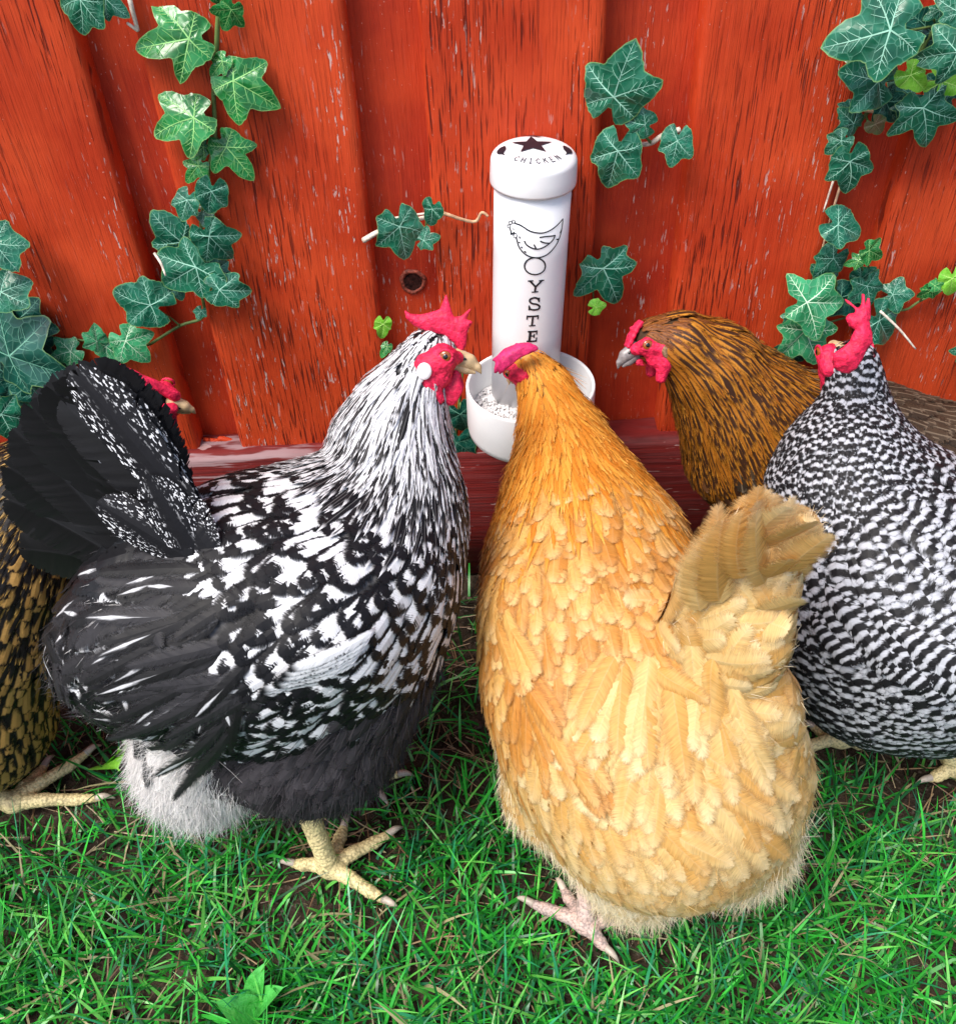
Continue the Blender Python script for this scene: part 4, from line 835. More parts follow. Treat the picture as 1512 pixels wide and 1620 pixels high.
def fence():
    root = empty('fence', (0, 0, 0), 'red painted wooden fence of upright boards with peeling paint behind the hens', 'fence')
    proud, rec = (.004, -.029), (.030, .002)
    for x0, x1, l in [(-.62, -.392, 0), (-.332, -.124, 0), (-.050, .135, 0), (.232, .402, 0), (.470, .66, 0), (-.90, -.70, 0), (.72, .92, 0), (-1.2, -.98, 0), (1.0, 1.2, 0), (-1.48, -1.28, 0), (1.28, 1.5, 0)]:
        board(root, x0, x1, *proud, .17, 1.6, l)
    for x0, x1 in [(-.415, -.31), (-.15, -.035), (.12, .25), (.38, .49), (-.72, -.60), (.64, .74), (-1.0, -.88), (.90, 1.02), (-1.30, -1.18), (1.18, 1.30)]:
        o = board(root, x0, x1, *rec, .10, 1.6, mat='red_in')
        if x0 == -.15:
            c = U(653, 444, y=.0015); mb = MB(); n = 40; rows = []
            for r, y in ((.0165, .0006), (.0155, -.0014), (.0135, -.0022), (.0118, -.0012), (.0112, .0)):
                th = np.linspace(0, 2*np.pi, n, endpoint=False); k = 1+.05*np.sin(3*th+1)+.03*np.sin(7*th); rows.append(np.stack([c[0]+r*k*np.cos(th), np.full(n, y-.0002), c[2]+r*k*np.sin(th)*1.02], -1))
            mb.add(np.concatenate(rows), grid_q(5, n, True)); mb.build('knot_rim', M['knot'], o)
            rows = []
            for r, y in ((.0113, -.0012), (.010, -.0008), (.006, -.0007), (.0005, -.0007)):
                th = np.linspace(0, 2*np.pi, n, endpoint=False); rows.append(np.stack([c[0]+r*np.cos(th), np.full(n, y+.0002), c[2]+r*np.sin(th)], -1))
            mb = MB(); mb.add(np.concatenate(rows), grid_q(4, n, True)); mb.build('knot_hole_shade', M['hole_shade'], o)  # flat dark disc on the board; its colour stands for the hole's shade
    # horizontal kick board along the foot
    nx = 160; xs = np.linspace(-1.6, 1.6, nx); prof = [(-.004, .0), (-.052, .0), (-.052, .10), (-.052, .238), (-.048, .243), (-.030, .2445), (.0, .2445)]
    V = np.empty((len(prof), nx, 3))
    for i, (y, z) in enumerate(prof): V[i, :, 0] = xs; V[i, :, 1] = y+rng.normal(0, .0004, nx); V[i, :, 2] = z+(rng.normal(0, .0008, nx) if i > 2 else 0)
    mesh_np('kick_board', V.reshape(-1, 3), grid_q(len(prof), nx)[:, ::-1], None, [M['plank']], root)
    mb = MB(); P = [U(x, y, y=-.012) for x, y in ((322, 695), (345, 697), (352, 694), (395, 706))]; tube(mb, P, [.003, .0032, .0042, .003], 8, smooth_n=4); mb.build('batten_splinter', M['red'], root)
M['knot'] = plain('knot_rim_wood', (0.22, 0.05, 0.03), 0.6, 0.3, 0.5, 300, 0.6)
M['hole_shade'] = plain('knot_hollow_shade', (0.030, 0.010, 0.008), 0.8, 0.1, 0.8, 160, 0.8)
# ================================================================== FEEDER
FX, FY = .0565, -.074; TILT = R_(1.9)
def feeder():
    root = empty('shell_feeder', (FX, FY, .319), 'white pipe feeder with printed hen drawing and round bowl, fixed to the fence', 'feeder')
    def tl(o):    # lean a little, about the bowl
        me = o.data; n = len(me.vertices); a = np.empty(n*3, np.float32); me.vertices.foreach_get('co', a); a = a.reshape(-1, 3)
        p = np.array([FX, FY, .38]); d = a-p; c, s_ = math.cos(TILT), math.sin(TILT); a = p+np.stack([d[:, 0]*c+d[:, 2]*s_, d[:, 1], -d[:, 0]*s_+d[:, 2]*c], -1)
        me.vertices.foreach_set('co', a.astype(np.float32).ravel()); me.update(); return o
    r = .0412; cx, cy = FX-.004, FY
    mb = MB(); lathe(mb, [(r-.004, .352), (r, .352), (r, .45), (r, .55), (r, .634), (r-.004, .634)], (cx, cy, 0), 96); tl(mb.build('pipe', M['white'], root))
    rc = .0452
    capp = [(rc-.004, .6225), (rc, .6235), (rc+.0006, .626)]+[(rc+.0004, .636), (rc, .6465)]+[(rc*math.cos(a)**.5, .6465+.0140*math.sin(a)) for a in np.linspace(.15, 1.56, 22)]+[(.0003, .6606)]
    mb = MB(); lathe(mb, capp, (cx, cy, 0), 96); tl(mb.build('cap', M['white'], root))
    def cap_z(rr): # height of the dome at radius
        xs = [p[0] for p in capp[5:]][::-1]; zs = [p[1] for p in capp[5:]][::-1]; return np.interp(rr, xs, zs)
    # bowl
    bx, by, br = FX+.0005, -.105, .0778
    pr = [(br-.010, .318), (br-.004, .3195), (br-.001, .323), (br, .330), (br, .384), (br-.0007, .3862), (br-.0022, .3868), (br-.0036, .386), (br-.0044, .384), (br-.0048, .330), (br-.010, .324), (.001, .324)]
    mb = MB(); lathe(mb, [(.001, .318)]+pr, (bx, by, 0), 112); mb.build('bowl', M['white'], root)
    mb = MB(); tube(mb, [(bx, .0, .355), (bx, -.034, .355)], .012, 16); mb.build('bracket', M['white'], root)
    # ------- print on the pipe: strokes (a: mm across the pipe, z: height), drawn as thin raised ink ribbons
    def ribbon(mb, pts, wd, place, close=False):
        P = np.asarray(pts, float)
        if close: P = np.concatenate([P, P[:1]])
        Pd, rd = spline(P, np.zeros(len(P)), 6) if len(P) > 2 else (np.stack([P[0]+(P[1]-P[0])*t for t in np.linspace(0, 1, 5)]), 0)
        T = unit(np.gradient(Pd, axis=0)); Nn = np.stack([-T[:, 1], T[:, 0]], -1); w = np.asarray(wd)
        A = np.stack([Pd-Nn*w/2, Pd+Nn*w/2], 1).reshape(-1, 2); mb.add(place(A), grid_q(len(Pd), 2))
    def line(mb, pts, wd, place):
        for a, b in zip(pts[:-1], pts[1:]):
            a, b = np.array(a, float), np.array(b, float); d = unit(b-a)*wd*.35; ribbon(mb, [a-d, b+d], wd, place)
    a0 = R_(-90-1.5)   # facing the camera
    def on_pipe(A, c0=a0):
        th = c0+A[:, 0]/r; rr = r+.0006; return np.stack([cx+rr*np.cos(th), cy+rr*np.sin(th), A[:, 1]], -1)
    # photo pixel -> pipe coordinates for the drawing
    def pp(x, y):
        q = U(x, y, y=cy-r*.98); p = np.array([FX, FY, .38]); d = q-p; c, s_ = math.cos(-TILT), math.sin(-TILT)
        lx = p[0]+d[0]*c+d[2]*s_-cx; lz = p[2]-d[0]*s_+d[2]*c
        for _ in range(6):
            an = math.asin(max(-.99, min(.99, lx/r))); yy = cy-r*math.cos(an); q = U(x, y, y=yy); d = q-p; lx = p[0]+d[0]*c+d[2]*s_-cx; lz = p[2]-d[0]*s_+d[2]*c
        return (r*(math.asin(max(-.99, min(.99, lx/r)))+R_(-90)-a0), lz)
    Z = lambda x, y: pp(740+x/5.4, 200+y/5.4)       # from the enlarged view of the print
    mb = MB(); W = .0015
    ribbon(mb, [Z(*p) for p in [(400, 822), (440, 835), (480, 858), (520, 885), (570, 902), (640, 906), (700, 885), (755, 845), (808, 785)]], W, on_pipe)
    ribbon(mb, [Z(*p) for p in [(808, 785), (802, 850), (785, 930), (750, 1010), (690, 1080), (640, 1108), (580, 1118), (520, 1105), (470, 1070), (435, 1020), (418, 960), (412, 940)]], W, on_pipe)
    for c_ in ((352, 848), (366, 818), (392, 808)): ribbon(mb, [Z(c_[0]+13*math.cos(t), c_[1]+14*math.sin(t)) for t in np.linspace(0, 6.283, 9)], .0008, on_pipe)
    ribbon(mb, [Z(*p) for p in [(362, 865), (366, 885), (372, 895)]], W, on_pipe)
    line(mb, [Z(*p) for p in [(368, 882), (370, 918), (398, 902)]], W, on_pipe)
    ribbon(mb, [Z(405+15*math.cos(t), 928+20*math.sin(t)) for t in np.linspace(0, 6.283, 9)], .0008, on_pipe)
    ribbon(mb, [Z(391+3*math.cos(t), 872+3*math.sin(t)) for t in np.linspace(0, 6.283, 7)], .0009, on_pipe)
    for a, b in (((440, 935), (446, 952)), ((434, 984), (446, 990)), ((454, 1024), (466, 1034)), ((480, 1062), (498, 1072))): ribbon(mb, [Z(*a), Z(*b)], .0016, on_pipe)
    ribbon(mb, [Z(*p) for p in [(482, 972), (500, 1005), (540, 1032), (590, 1045), (640, 1032), (690, 1000), (725, 965), (744, 925)]], W, on_pipe)
    ribbon(mb, [Z(*p) for p in [(610, 945), (660, 938), (744, 928)]], W, on_pipe)
    ribbon(mb, [Z(*p) for p in [(616, 976), (650, 990), (692, 994)]], W, on_pipe)
    line(mb, [Z(565, 1008), Z(582, 1042)], W, on_pipe); line(mb, [Z(785, 905), Z(796, 878)], W, on_pipe); line(mb, [Z(755, 962), Z(772, 960)], W, on_pipe)
    tl(mb.build('hen_drawing', M['ink'], root))
    mb = MB(); ribbon(mb, [Z(572+88*math.cos(t), 1190+72*math.sin(t)) for t in np.linspace(0, 6.283, 17)], .0016, on_pipe)
    X = lambda x, y: pp(560+x/2.607, 190+y/2.607)
    lw, sw = .0022, .0015
    line(mb, [X(726, 662), X(748, 686)], lw, on_pipe); line(mb, [X(774, 660), X(748, 686), X(745, 707)], lw, on_pipe)
    for a, b in (((718, 662), (737, 661)), ((763, 661), (781, 659)), ((734, 708), (757, 706))): line(mb, [X(*a), X(*b)], sw, on_pipe)
    ribbon(mb, [X(*p) for p in [(762, 744), (757, 735), (743, 731), (727, 737), (725, 747), (735, 755), (752, 758), (764, 766), (760, 777), (744, 781), (727, 778), (722, 768)]], lw, on_pipe)
    line(mb, [X(763, 732), X(762, 747)], sw, on_pipe); line(mb, [X(722, 764), X(721, 781)], sw, on_pipe)
    line(mb, [X(714, 808), X(758, 806)], lw, on_pipe); line(mb, [X(737, 808), X(733, 846)], lw, on_pipe)
    for a, b in (((714, 807), (713, 820)), ((759, 806), (757, 818)), ((723, 847), (745, 845))): line(mb, [X(*a), X(*b)], sw, on_pipe)
    line(mb, [X(727, 871), X(722, 909)], lw*1.3, on_pipe); line(mb, [X(719, 871), X(753, 869)], lw, on_pipe); line(mb, [X(714, 911), X(750, 909)], lw, on_pipe); line(mb, [X(726, 889), X(742, 888)], sw, on_pipe)
    for a, b in (((753, 869), (752, 881)), ((750, 909), (752, 896)), ((742, 882), (741, 895))): line(mb, [X(*a), X(*b)], sw, on_pipe)
    tl(mb.build('lettering', M['ink'], root))
    # ------- print on the cap
    def on_cap(A):
        rr = np.hypot(A[:, 0], A[:, 1]); return np.stack([cx+A[:, 0], cy+A[:, 1], cap_z(rr)+.0011], -1)
    sc_ = .0225; P = []
    ang0 = R_(90)
    mb = MB(); ctr = np.array([-.002, .004])
    for k in range(5):
        a = ang0+k*2*math.pi/5; tip = ctr+sc_*np.array([math.cos(a), math.sin(a)])
        l = ctr+sc_*.42*np.array([math.cos(a-math.pi/5), math.sin(a-math.pi/5)]); rr_ = ctr+sc_*.42*np.array([math.cos(a+math.pi/5), math.sin(a+math.pi/5)])
        n = 8; vs = []
        for i in range(n+1):
            t = i/n; vs += [ctr+(l-ctr)+(tip-l)*t, ctr+(tip-ctr)*t, rr_+(tip-rr_)*t]
        V = on_cap(np.array(vs)); mb.add(V, grid_q(n+1, 3))
    tl(mb.build('star_print', M['ink'], root))
    for sd in (-1, 1):
        mb = MB(); n = 10; ts = np.linspace(0, 1, n); P = np.stack([sd*(.0305+.004*np.sin(ts*3)), -.006+.020*(ts-.5)*-1], -1); wd = .0042*np.sin(np.clip(ts*1.25, 0, 1)*math.pi)**.7+.0005
        T = unit(np.gradient(P, axis=0)); Nn = np.stack([-T[:, 1], T[:, 0]], -1); mb.add(on_cap(np.stack([P+Nn*wd[:, None]*q for q in (-1, -.5, 0, .5, 1)], 1).reshape(-1, 2)), grid_q(n, 5)); tl(mb.build('feather_print', M['ink'], root))
    mb = MB(); n = 12; ts = np.linspace(0, 1, n); P = np.stack([-.012+.024*ts, .030+.003*np.sin(ts*6)], -1); wd = .0026*np.sin(np.clip(ts, .04, .97)*math.pi)
    mb.add(on_cap(np.stack([P-np.array([0, 1])*wd[:, None], P+np.array([0, 1])*wd[:, None]], 1).reshape(-1, 2)), grid_q(n, 2)); tl(mb.build('bird_print', M['ink'], root))
    # CHICKEN in small capitals bent round the front of the cap
    GL = dict(C=[[(.8, .8), (.5, 1), (.15, .8), (.0, .5), (.15, .2), (.5, 0), (.8, .2)]], H=[[(.05, 0), (.05, 1)], [(.75, 0), (.75, 1)], [(.05, .5), (.75, .5)]], I=[[(.4, 0), (.4, 1)], [(.2, 0), (.6, 0)], [(.2, 1), (.6, 1)]],
              K=[[(.05, 0), (.05, 1)], [(.75, 1), (.08, .45)], [(.3, .6), (.8, 0)]], E=[[(.75, 1), (.05, 1), (.05, 0), (.75, 0)], [(.05, .5), (.6, .5)]], N=[[(.05, 0), (.05, 1), (.75, 0), (.75, 1)]])
    mb = MB(); R0 = .0325; hgt = .0062; wdt = .0048
    for i, ch in enumerate('CHICKEN'):
        for st in GL[ch]:
            pts = []
            for gx, gz in st: 
                th = R_(-90)+((i-3)*.0075+(gx-.4)*wdt)/R0+R_(3); rr = R0-(gz-.5)*hgt*1.15; pts.append((rr*math.cos(th), rr*math.sin(th)))
            line(mb, pts, .0010, on_cap)
    tl(mb.build('cap_lettering', M['greyink'], root))
    # ------- grit lying in the bowl
    mb = MB(); n = 60; rows = []
    for rr in np.linspace(.001, br-.0055, 14):
        th = np.linspace(0, 2*np.pi, n, endpoint=False); X_, Y_ = bx+rr*np.cos(th), by+rr*np.sin(th); rows.append(np.stack([X_, Y_, .347+.010*np.exp(-((X_-bx+.01)**2+(Y_-by+.0)**2)/.0016)+rng.normal(0, .0012, n)], -1))
    mb.add(np.concatenate(rows), grid_q(14, n, True))
    for _ in range(900):
        a, rr = rng.random()*6.283, (br-.009)*math.sqrt(rng.random()); p = np.array([bx+rr*math.cos(a), by+rr*math.sin(a), 0]); p[2] = .349+.010*math.exp(-((p[0]-bx+.01)**2+(p[1]-by)**2)/.0016)
        n_ = 6; th = np.sort(rng.random(n_)*6.283); s_ = rng.uniform(.0014, .0042); q = np.stack([np.cos(th)*s_, np.sin(th)*s_*rng.uniform(.5, 1), np.zeros(n_)], -1); ax = unit(rng.normal(size=3)*np.array([.5, .5, 1])+np.array([0, 0, .6]))
        e1 = unit(np.cross(ax, [1, 0.1, 0])); e2 = np.cross(ax, e1); q = q[:, :1]*e1+q[:, 1:2]*e2; V = np.concatenate([p+q, p+q+ax*.0009, [p+ax*.0012]])
        mb.add(V, [[i, (i+1) % n_, n_+(i+1) % n_, n_+i] for i in range(n_)], [[n_+i, n_+(i+1) % n_, 2*n_] for i in range(n_)])
    tag(mb.build('oyster_shell_grit', M['grit'], smooth=False), 'crushed pale oyster shell lying in the white bowl', 'grit', kind='stuff')

# ================================================================== IVY
def leaf(parent, j, t, col, y, seed, twist=None, wide=1.0):
    """j, t: photo pixels of the vein junction and the tip; the leaf hangs at depth y"""
    r = np.random.default_rng(seed)
    a = U(*j, y=y); b = U(*t, y=y-r.uniform(-.006, .010)); L = np.linalg.norm(b-a); X = unit(b-a)
    view = unit(CAM-a); nrm = unit(np.array([r.normal(0, .22), -1, .35+r.normal(0, .2)])+view*.35); nrm = unit(nrm-X*np.dot(nrm, X)); Y = np.cross(nrm, X)
    lob = [(0, 1.0), (R_(58+r.normal(0, 7)), wide*r.uniform(.68, .92)), (R_(-58+r.normal(0, 7)), wide*r.uniform(.68, .92)), (R_(122+r.normal(0, 8)), wide*r.uniform(.45, .66)), (R_(-122+r.normal(0, 8)), wide*r.uniform(.45, .66))]
    nth = 80; th = np.linspace(-np.pi, np.pi, nth, endpoint=False); dep = r.uniform(.34, .56) if col != 'g' else .56; bas = r.uniform(.44, .66, 2) if col != 'g' else r.uniform(.36, .46, 2); lob[3] = (lob[3][0], wide*bas[0]); lob[4] = (lob[4][0], wide*bas[1]); rad = np.full(nth, .36 if col == 'g' else .40)
    wdt = r.uniform(.55, .75)
    for la, ll in lob:
        d = np.abs((th-la+np.pi) % (2*np.pi)-np.pi); rad = np.maximum(rad, ll*(1-dep*np.clip(d/wdt, 0, 1)**r.uniform(.85, 1.1)))
    rad = np.where(np.abs(np.abs(th)-np.pi) < .25, np.minimum(rad, .22+.0*th), rad)
    k = np.array([.25, .5, .25]); rad = k[0]*np.roll(rad, 1)+k[1]*rad+k[2]*np.roll(rad, -1); rad *= 1+r.normal(0, .012, nth)
    c1, c2, c3 = r.uniform(.10, .26), r.uniform(-.10, .10), r.uniform(0, 6.28)
    def surf(x, yv):
        rr = np.hypot(x, yv); an = np.arctan2(yv, x); z = -c1*rr**2+c2*yv+.05*np.sin(an*5+c3)*rr
        for la, ll in lob: 
            d = np.abs((an-la+np.pi) % (2*np.pi)-np.pi); z = z-.05*rr*np.exp(-(d/.16)**2)+.0
        return z
    def w(x, yv, up=0): 
        z = surf(x, yv)*L+up; return a+np.outer(x*L, X)+np.outer(yv*L, Y)+np.outer(z, nrm)
    fr = np.linspace(.02, 1, 9); x = np.outer(fr, rad*np.cos(th)).ravel(); yv = np.outer(fr, rad*np.sin(th)).ravel()
    V = w(x, yv); Q = grid_q(len(fr), nth, True)
    lp = np.stack([x, yv, np.full(len(x), seed*.37 % 7)], -1); le = np.repeat(fr, nth)
    veins = []
    def vein(p0, p1, w0, w1):
        n = 9; ts = np.linspace(0, 1, n); c = np.outer(1-ts, p0)+np.outer(ts, p1); d = unit(np.asarray(p1)-p0); nn = np.array([-d[1], d[0]]); c = c+np.outer(np.sin(ts*3.1)*np.linalg.norm(np.asarray(p1)-p0)*r.normal(0, .03), nn)
        ww = (w0+(w1-w0)*ts)[:, None]; A = np.stack([c-nn*ww, c+nn*ww], 1).reshape(-1, 2); veins.append((w(A[:, 0], A[:, 1], .0005), grid_q(n, 2)))
    def rad_at(an): return np.interp(an, np.append(th, np.pi), np.append(rad, rad[0]))
    for i, (la, ll) in enumerate(lob):
        e = np.array([math.cos(la), math.sin(la)]); ln = rad_at(la)*.96; vein(np.zeros(2), e*ln, .0125, .003)
        for q, f0 in enumerate((.28, .46, .64, .8)):
            for sd in (-1, 1):
                p0 = e*ln*(f0+r.uniform(-.06, .06)); an = la+sd*R_(r.uniform(38, 52)); d = np.array([math.cos(an), math.sin(an)]); ln2 = ln*(.34 if i else .36)*(1.05-f0*.75)
                for _ in range(8):
                    p1 = p0+d*ln2
                    if np.hypot(*p1) < .93*rad_at(math.atan2(p1[1], p1[0])): break
                    ln2 *= .8
                vein(p0, p1, .0058, .002)
    nV = len(V); VV = [V]; QQ = [Q]; mi = [0]*len(Q); off = nV
    for vv, qq in veins: VV.append(vv); QQ.append(qq+off); off += len(vv); mi += [1]*len(qq)
    ext = off-nV
    return mesh_np('leaf', np.concatenate(VV), np.concatenate(QQ), None, [M[col], VM[col]], parent, dict(lp=np.concatenate([lp, np.zeros((ext, 3))]), le=np.concatenate([le, np.zeros(ext)])), mi)
SEED = [100]
def ivy(label, stems, leaves, y=-.05):
    x0, y0 = leaves[0][0], leaves[0][1]; root = empty('ivy_vine', U(x0, y0, y=-.03), label, 'ivy', 'ivy growing on the red fence')
    for st in stems:
        mat, r = st[0], st[1]; yy = st[3] if len(st) > 3 else -.036; mb = MB(); P = [U(px, py, y=yy-.004*math.sin(i*1.7)) for i, (px, py) in enumerate(st[2])]; tube(mb, P, np.linspace(r, r*.7, len(P)), 8, smooth_n=5); mb.build('stem', M[mat], root)
    stpts = [np.array(p, float) for st in stems for p in st[2]]
    for lf in leaves:
        jx, jy, tx, ty, col = lf[:5]; SEED[0] += 1; r = np.random.default_rng(SEED[0]); yy = (lf[5] if len(lf) > 5 else y)+r.uniform(-.010, .006)
        o = leaf(root, (jx, jy), (tx, ty), col, yy, SEED[0], wide=(lf[6] if len(lf) > 6 else 1.0))
        if stpts:   # stalk from the leaf back to the nearest stem
            q = min(stpts, key=lambda s_: np.hypot(s_[0]-jx, s_[1]-jy)); 
            if np.hypot(q[0]-jx, q[1]-jy) < 90:
                mb = MB(); a, b = U(jx, jy, y=yy+.002), U(q[0], q[1], y=-.036); tube(mb, [a, (a+b)/2+np.array([0, .006, -.004]), b], [.0011, .0012, .0014], 6, smooth_n=4); mb.build('leaf_stalk', M['stem'], o)
def all_ivy():
    ivy('long ivy strand hanging down the left board, bright green at the top and teal below', [('stem', .0026, [(352, -40), (345, 30), (342, 90), (338, 150), (340, 215), (330, 270), (328, 300), (318, 350), (322, 400), (318, 455), (322, 500), (285, 515), (238, 544)])],
        [(299, 61, 205, 74, 'g'), (366, 14, 352, 52, 'g'), (330, -22, 345, 10, 'g'), (369, 127, 443, 172, 'g'), (307, 186, 232, 214, 'g'), (358, 232, 402, 288, 'g'), (314, 262, 290, 290, 'g', -.045), (296, 316, 284, 352, 't'), (335, 302, 330, 342, 't'),
         (287, 382, 240, 338, 't', -.04), (331, 373, 367, 420, 't', -.06), (310, 422, 253, 459, 't', -.055), (347, 458, 400, 462, 't', -.065), (238, 482, 176, 460, 't', -.055), (300, 408, 262, 392, 'd', -.042, 1.1), (335, 430, 372, 440, 'd', -.042, 1.1), (318, 492, 312, 506, 't', -.05), (322, 232, 300, 252, 'g', -.043, .9), (322, 338, 345, 356, 't', -.042, .9), (280, 452, 262, 474, 'd', -.042, 1.1), (352, 96, 330, 122, 'g', -.043, .8)])
    ivy('bright pale ivy leaves on the left just above the black tail', [('stem', .0022, [(238, 544), (200, 548), (150, 540), (100, 536)])], [(199, 539, 236, 578, 'l', -.06), (153, 540, 130, 528, 'l', -.055, 1.3), (168, 548, 172, 582, 'l', -.05), (112, 556, 74, 572, 'l', -.05)])
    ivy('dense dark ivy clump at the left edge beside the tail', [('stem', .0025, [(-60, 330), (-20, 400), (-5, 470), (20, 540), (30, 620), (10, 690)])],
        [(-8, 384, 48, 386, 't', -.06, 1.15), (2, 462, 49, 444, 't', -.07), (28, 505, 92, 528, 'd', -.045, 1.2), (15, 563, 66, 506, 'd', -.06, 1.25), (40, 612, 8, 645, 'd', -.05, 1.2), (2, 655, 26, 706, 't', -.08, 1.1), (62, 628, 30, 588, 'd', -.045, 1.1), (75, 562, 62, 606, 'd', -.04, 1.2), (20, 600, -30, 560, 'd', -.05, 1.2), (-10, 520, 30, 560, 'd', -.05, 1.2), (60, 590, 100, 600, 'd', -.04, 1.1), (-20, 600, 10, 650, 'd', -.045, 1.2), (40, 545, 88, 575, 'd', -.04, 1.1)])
    ivy('teal ivy leaves hanging from the top left edge', [('pale', .0028, [(196, -40), (208, 10), (218, 48)]), ('pale', .0018, [(218, 48), (204, 38), (202, 36)]), ('stem', .002, [(60, -40), (125, -20), (196, -25)])], [(127, -2, 124, 60, 't', -.055, .95), (168, -2, 204, 27, 't', -.045)])
    ivy('small ivy sprig on a pale twig left of the feeder', [('pale', .0034, [(575, 380), (600, 366), (640, 352), (675, 343)]), ('pale', .0016, [(600, 350), (640, 342), (690, 335)]), ('dry', .0022, [(690, 335), (705, 338), (728, 346), (752, 350), (762, 336), (772, 342)])],
        [(632, 358, 647, 416, 't', -.055, 1.05), (684, 330, 676, 362, 't', -.05, .55), (670, 380, 697, 374, 't', -.045, 1.0)])
    ivy('teal ivy sprig of four leaves right of the feeder cap', [('pale', .0034, [(1075, 205), (1048, 214), (1030, 226), (1012, 228)]), ('stem', .0016, [(1030, 226), (1005, 200), (975, 190)])],
        [(971, 153, 1004, 66, 't', -.055), (1020, 197, 984, 190, 't', -.05), (977, 238, 962, 304, 't', -.06), (1071, 222, 1062, 266, 't', -.06, 1.1)])
    ivy('single teal ivy leaf right of the feeder with a tiny bright leaf under it', [('stem', .0013, [(940, 420), (938, 455), (940, 485)])], [(954, 424, 982, 488, 't', -.05, 1.0), (942, 486, 962, 482, 'y', -.045, .9)])
    ivy('large glossy ivy clump in the top right corner', [('stem', .003, [(1540, -30), (1480, 40), (1430, 120), (1370, 180), (1345, 215)]), ('dry', .002, [(1345, 170), (1400, 178), (1440, 172)])],
        [(1408, 47, 1297, 76, 't', -.085, .9), (1486, 16, 1460, 32, 't', -.06), (1514, 82, 1444, 98, 't', -.09, 1.0), (1389, 128, 1334, 112, 't', -.065, 1.1), (1460, 170, 1472, 242, 't', -.07, 1.05), (1440, 118, 1468, 148, 'y', -.08, .5), (1490, 128, 1530, 142, 'y', -.06, .6), (1384, 196, 1396, 212, 'b', -.045), (1480, 60, 1440, 20, 'd', -.045, 1.1), (1440, 150, 1400, 165, 'd', -.045, 1.1), (1500, 150, 1470, 120, 'd', -.04, 1.2), (1345, 170, 1325, 190, 'd', -.04), (1520, 20, 1480, -10, 't', -.07), (1370, 90, 1345, 130, 'd', -.045, 1.1), (1430, 190, 1410, 205, 'd', -.042, 1.1), (1400, 160, 1420, 195, 'd', -.045, 1.1), (1350, 195, 1330, 170, 't', -.045)])
    ivy('ivy strand trailing down the right board from the clump to the barred hen', [('dry', .0016, [(1330, 290), (1318, 330), (1308, 365), (1300, 395)]), ('pale', .0013, [(1318, 285), (1302, 335)]), ('stem', .002, [(1300, 395), (1320, 440), (1330, 462), (1380, 440), (1345, 500)])],
        [(1331, 222, 1302, 246, 't', -.05), (1344, 255, 1342, 314, 't', -.06, 1.0), (1325, 355, 1368, 374, 't', -.055, .9), (1318, 408, 1288, 442, 't', -.045, 1.1), (1374, 396, 1400, 410, 'g', -.06, .9), (1358, 412, 1333, 420, 'g', -.05, .9), (1276, 478, 1346, 482, 'l', -.06, 1.15), (1274, 522, 1303, 582, 'l', -.065, 1.05), (1371, 452, 1376, 490, 't', -.05, 1.1), (1345, 455, 1350, 485, 'd', -.04, 1.2), (1252, 552, 1240, 578, 'd', -.04, 1.2), (1305, 440, 1285, 420, 't', -.042, 1.1), (1362, 440, 1385, 425, 't', -.045), (1330, 470, 1360, 500, 'd', -.042, 1.1), (1255, 500, 1238, 520, 't', -.045), (1390, 507, 1414, 542, 't', -.05, .9)])
    ivy('ivy runner crossing the right edge ending in a bright yellow green leaf', [('stem', .0018, [(1385, 490), (1430, 490), (1455, 476), (1500, 455), (1540, 440)])], [(1412, 466, 1448, 466, 't', -.05, 1.1), (1474, 458, 1448, 476, 'g', -.05, .8), (1478, 452, 1500, 440, 'g', -.055, .8), (1506, 440, 1505, 472, 'y', -.06, .9), (1530, 555, 1502, 556, 't', -.05)])
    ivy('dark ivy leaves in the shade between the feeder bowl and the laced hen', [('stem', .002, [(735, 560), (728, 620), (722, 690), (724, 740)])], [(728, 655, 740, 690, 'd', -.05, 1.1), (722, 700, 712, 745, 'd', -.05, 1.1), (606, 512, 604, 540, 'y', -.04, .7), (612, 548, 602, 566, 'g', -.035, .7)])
    for (a, b, lb) in (((1392, 492), (1448, 552), 'pale dry stick poking out from the ivy at right'), ((244, 400), (262, 436), 'thin dry twig caught in the board gap at left')):
        mb = MB(); tube(mb, [U(*a, y=-.06), (U(*a, y=-.06)+U(*b, y=-.075))/2+np.array([.0015, 0, .001]), U(*b, y=-.075)], [.0016, .0015, .001], 8, smooth_n=4); tag(mb.build('twig', M['pale']), lb, 'twig')

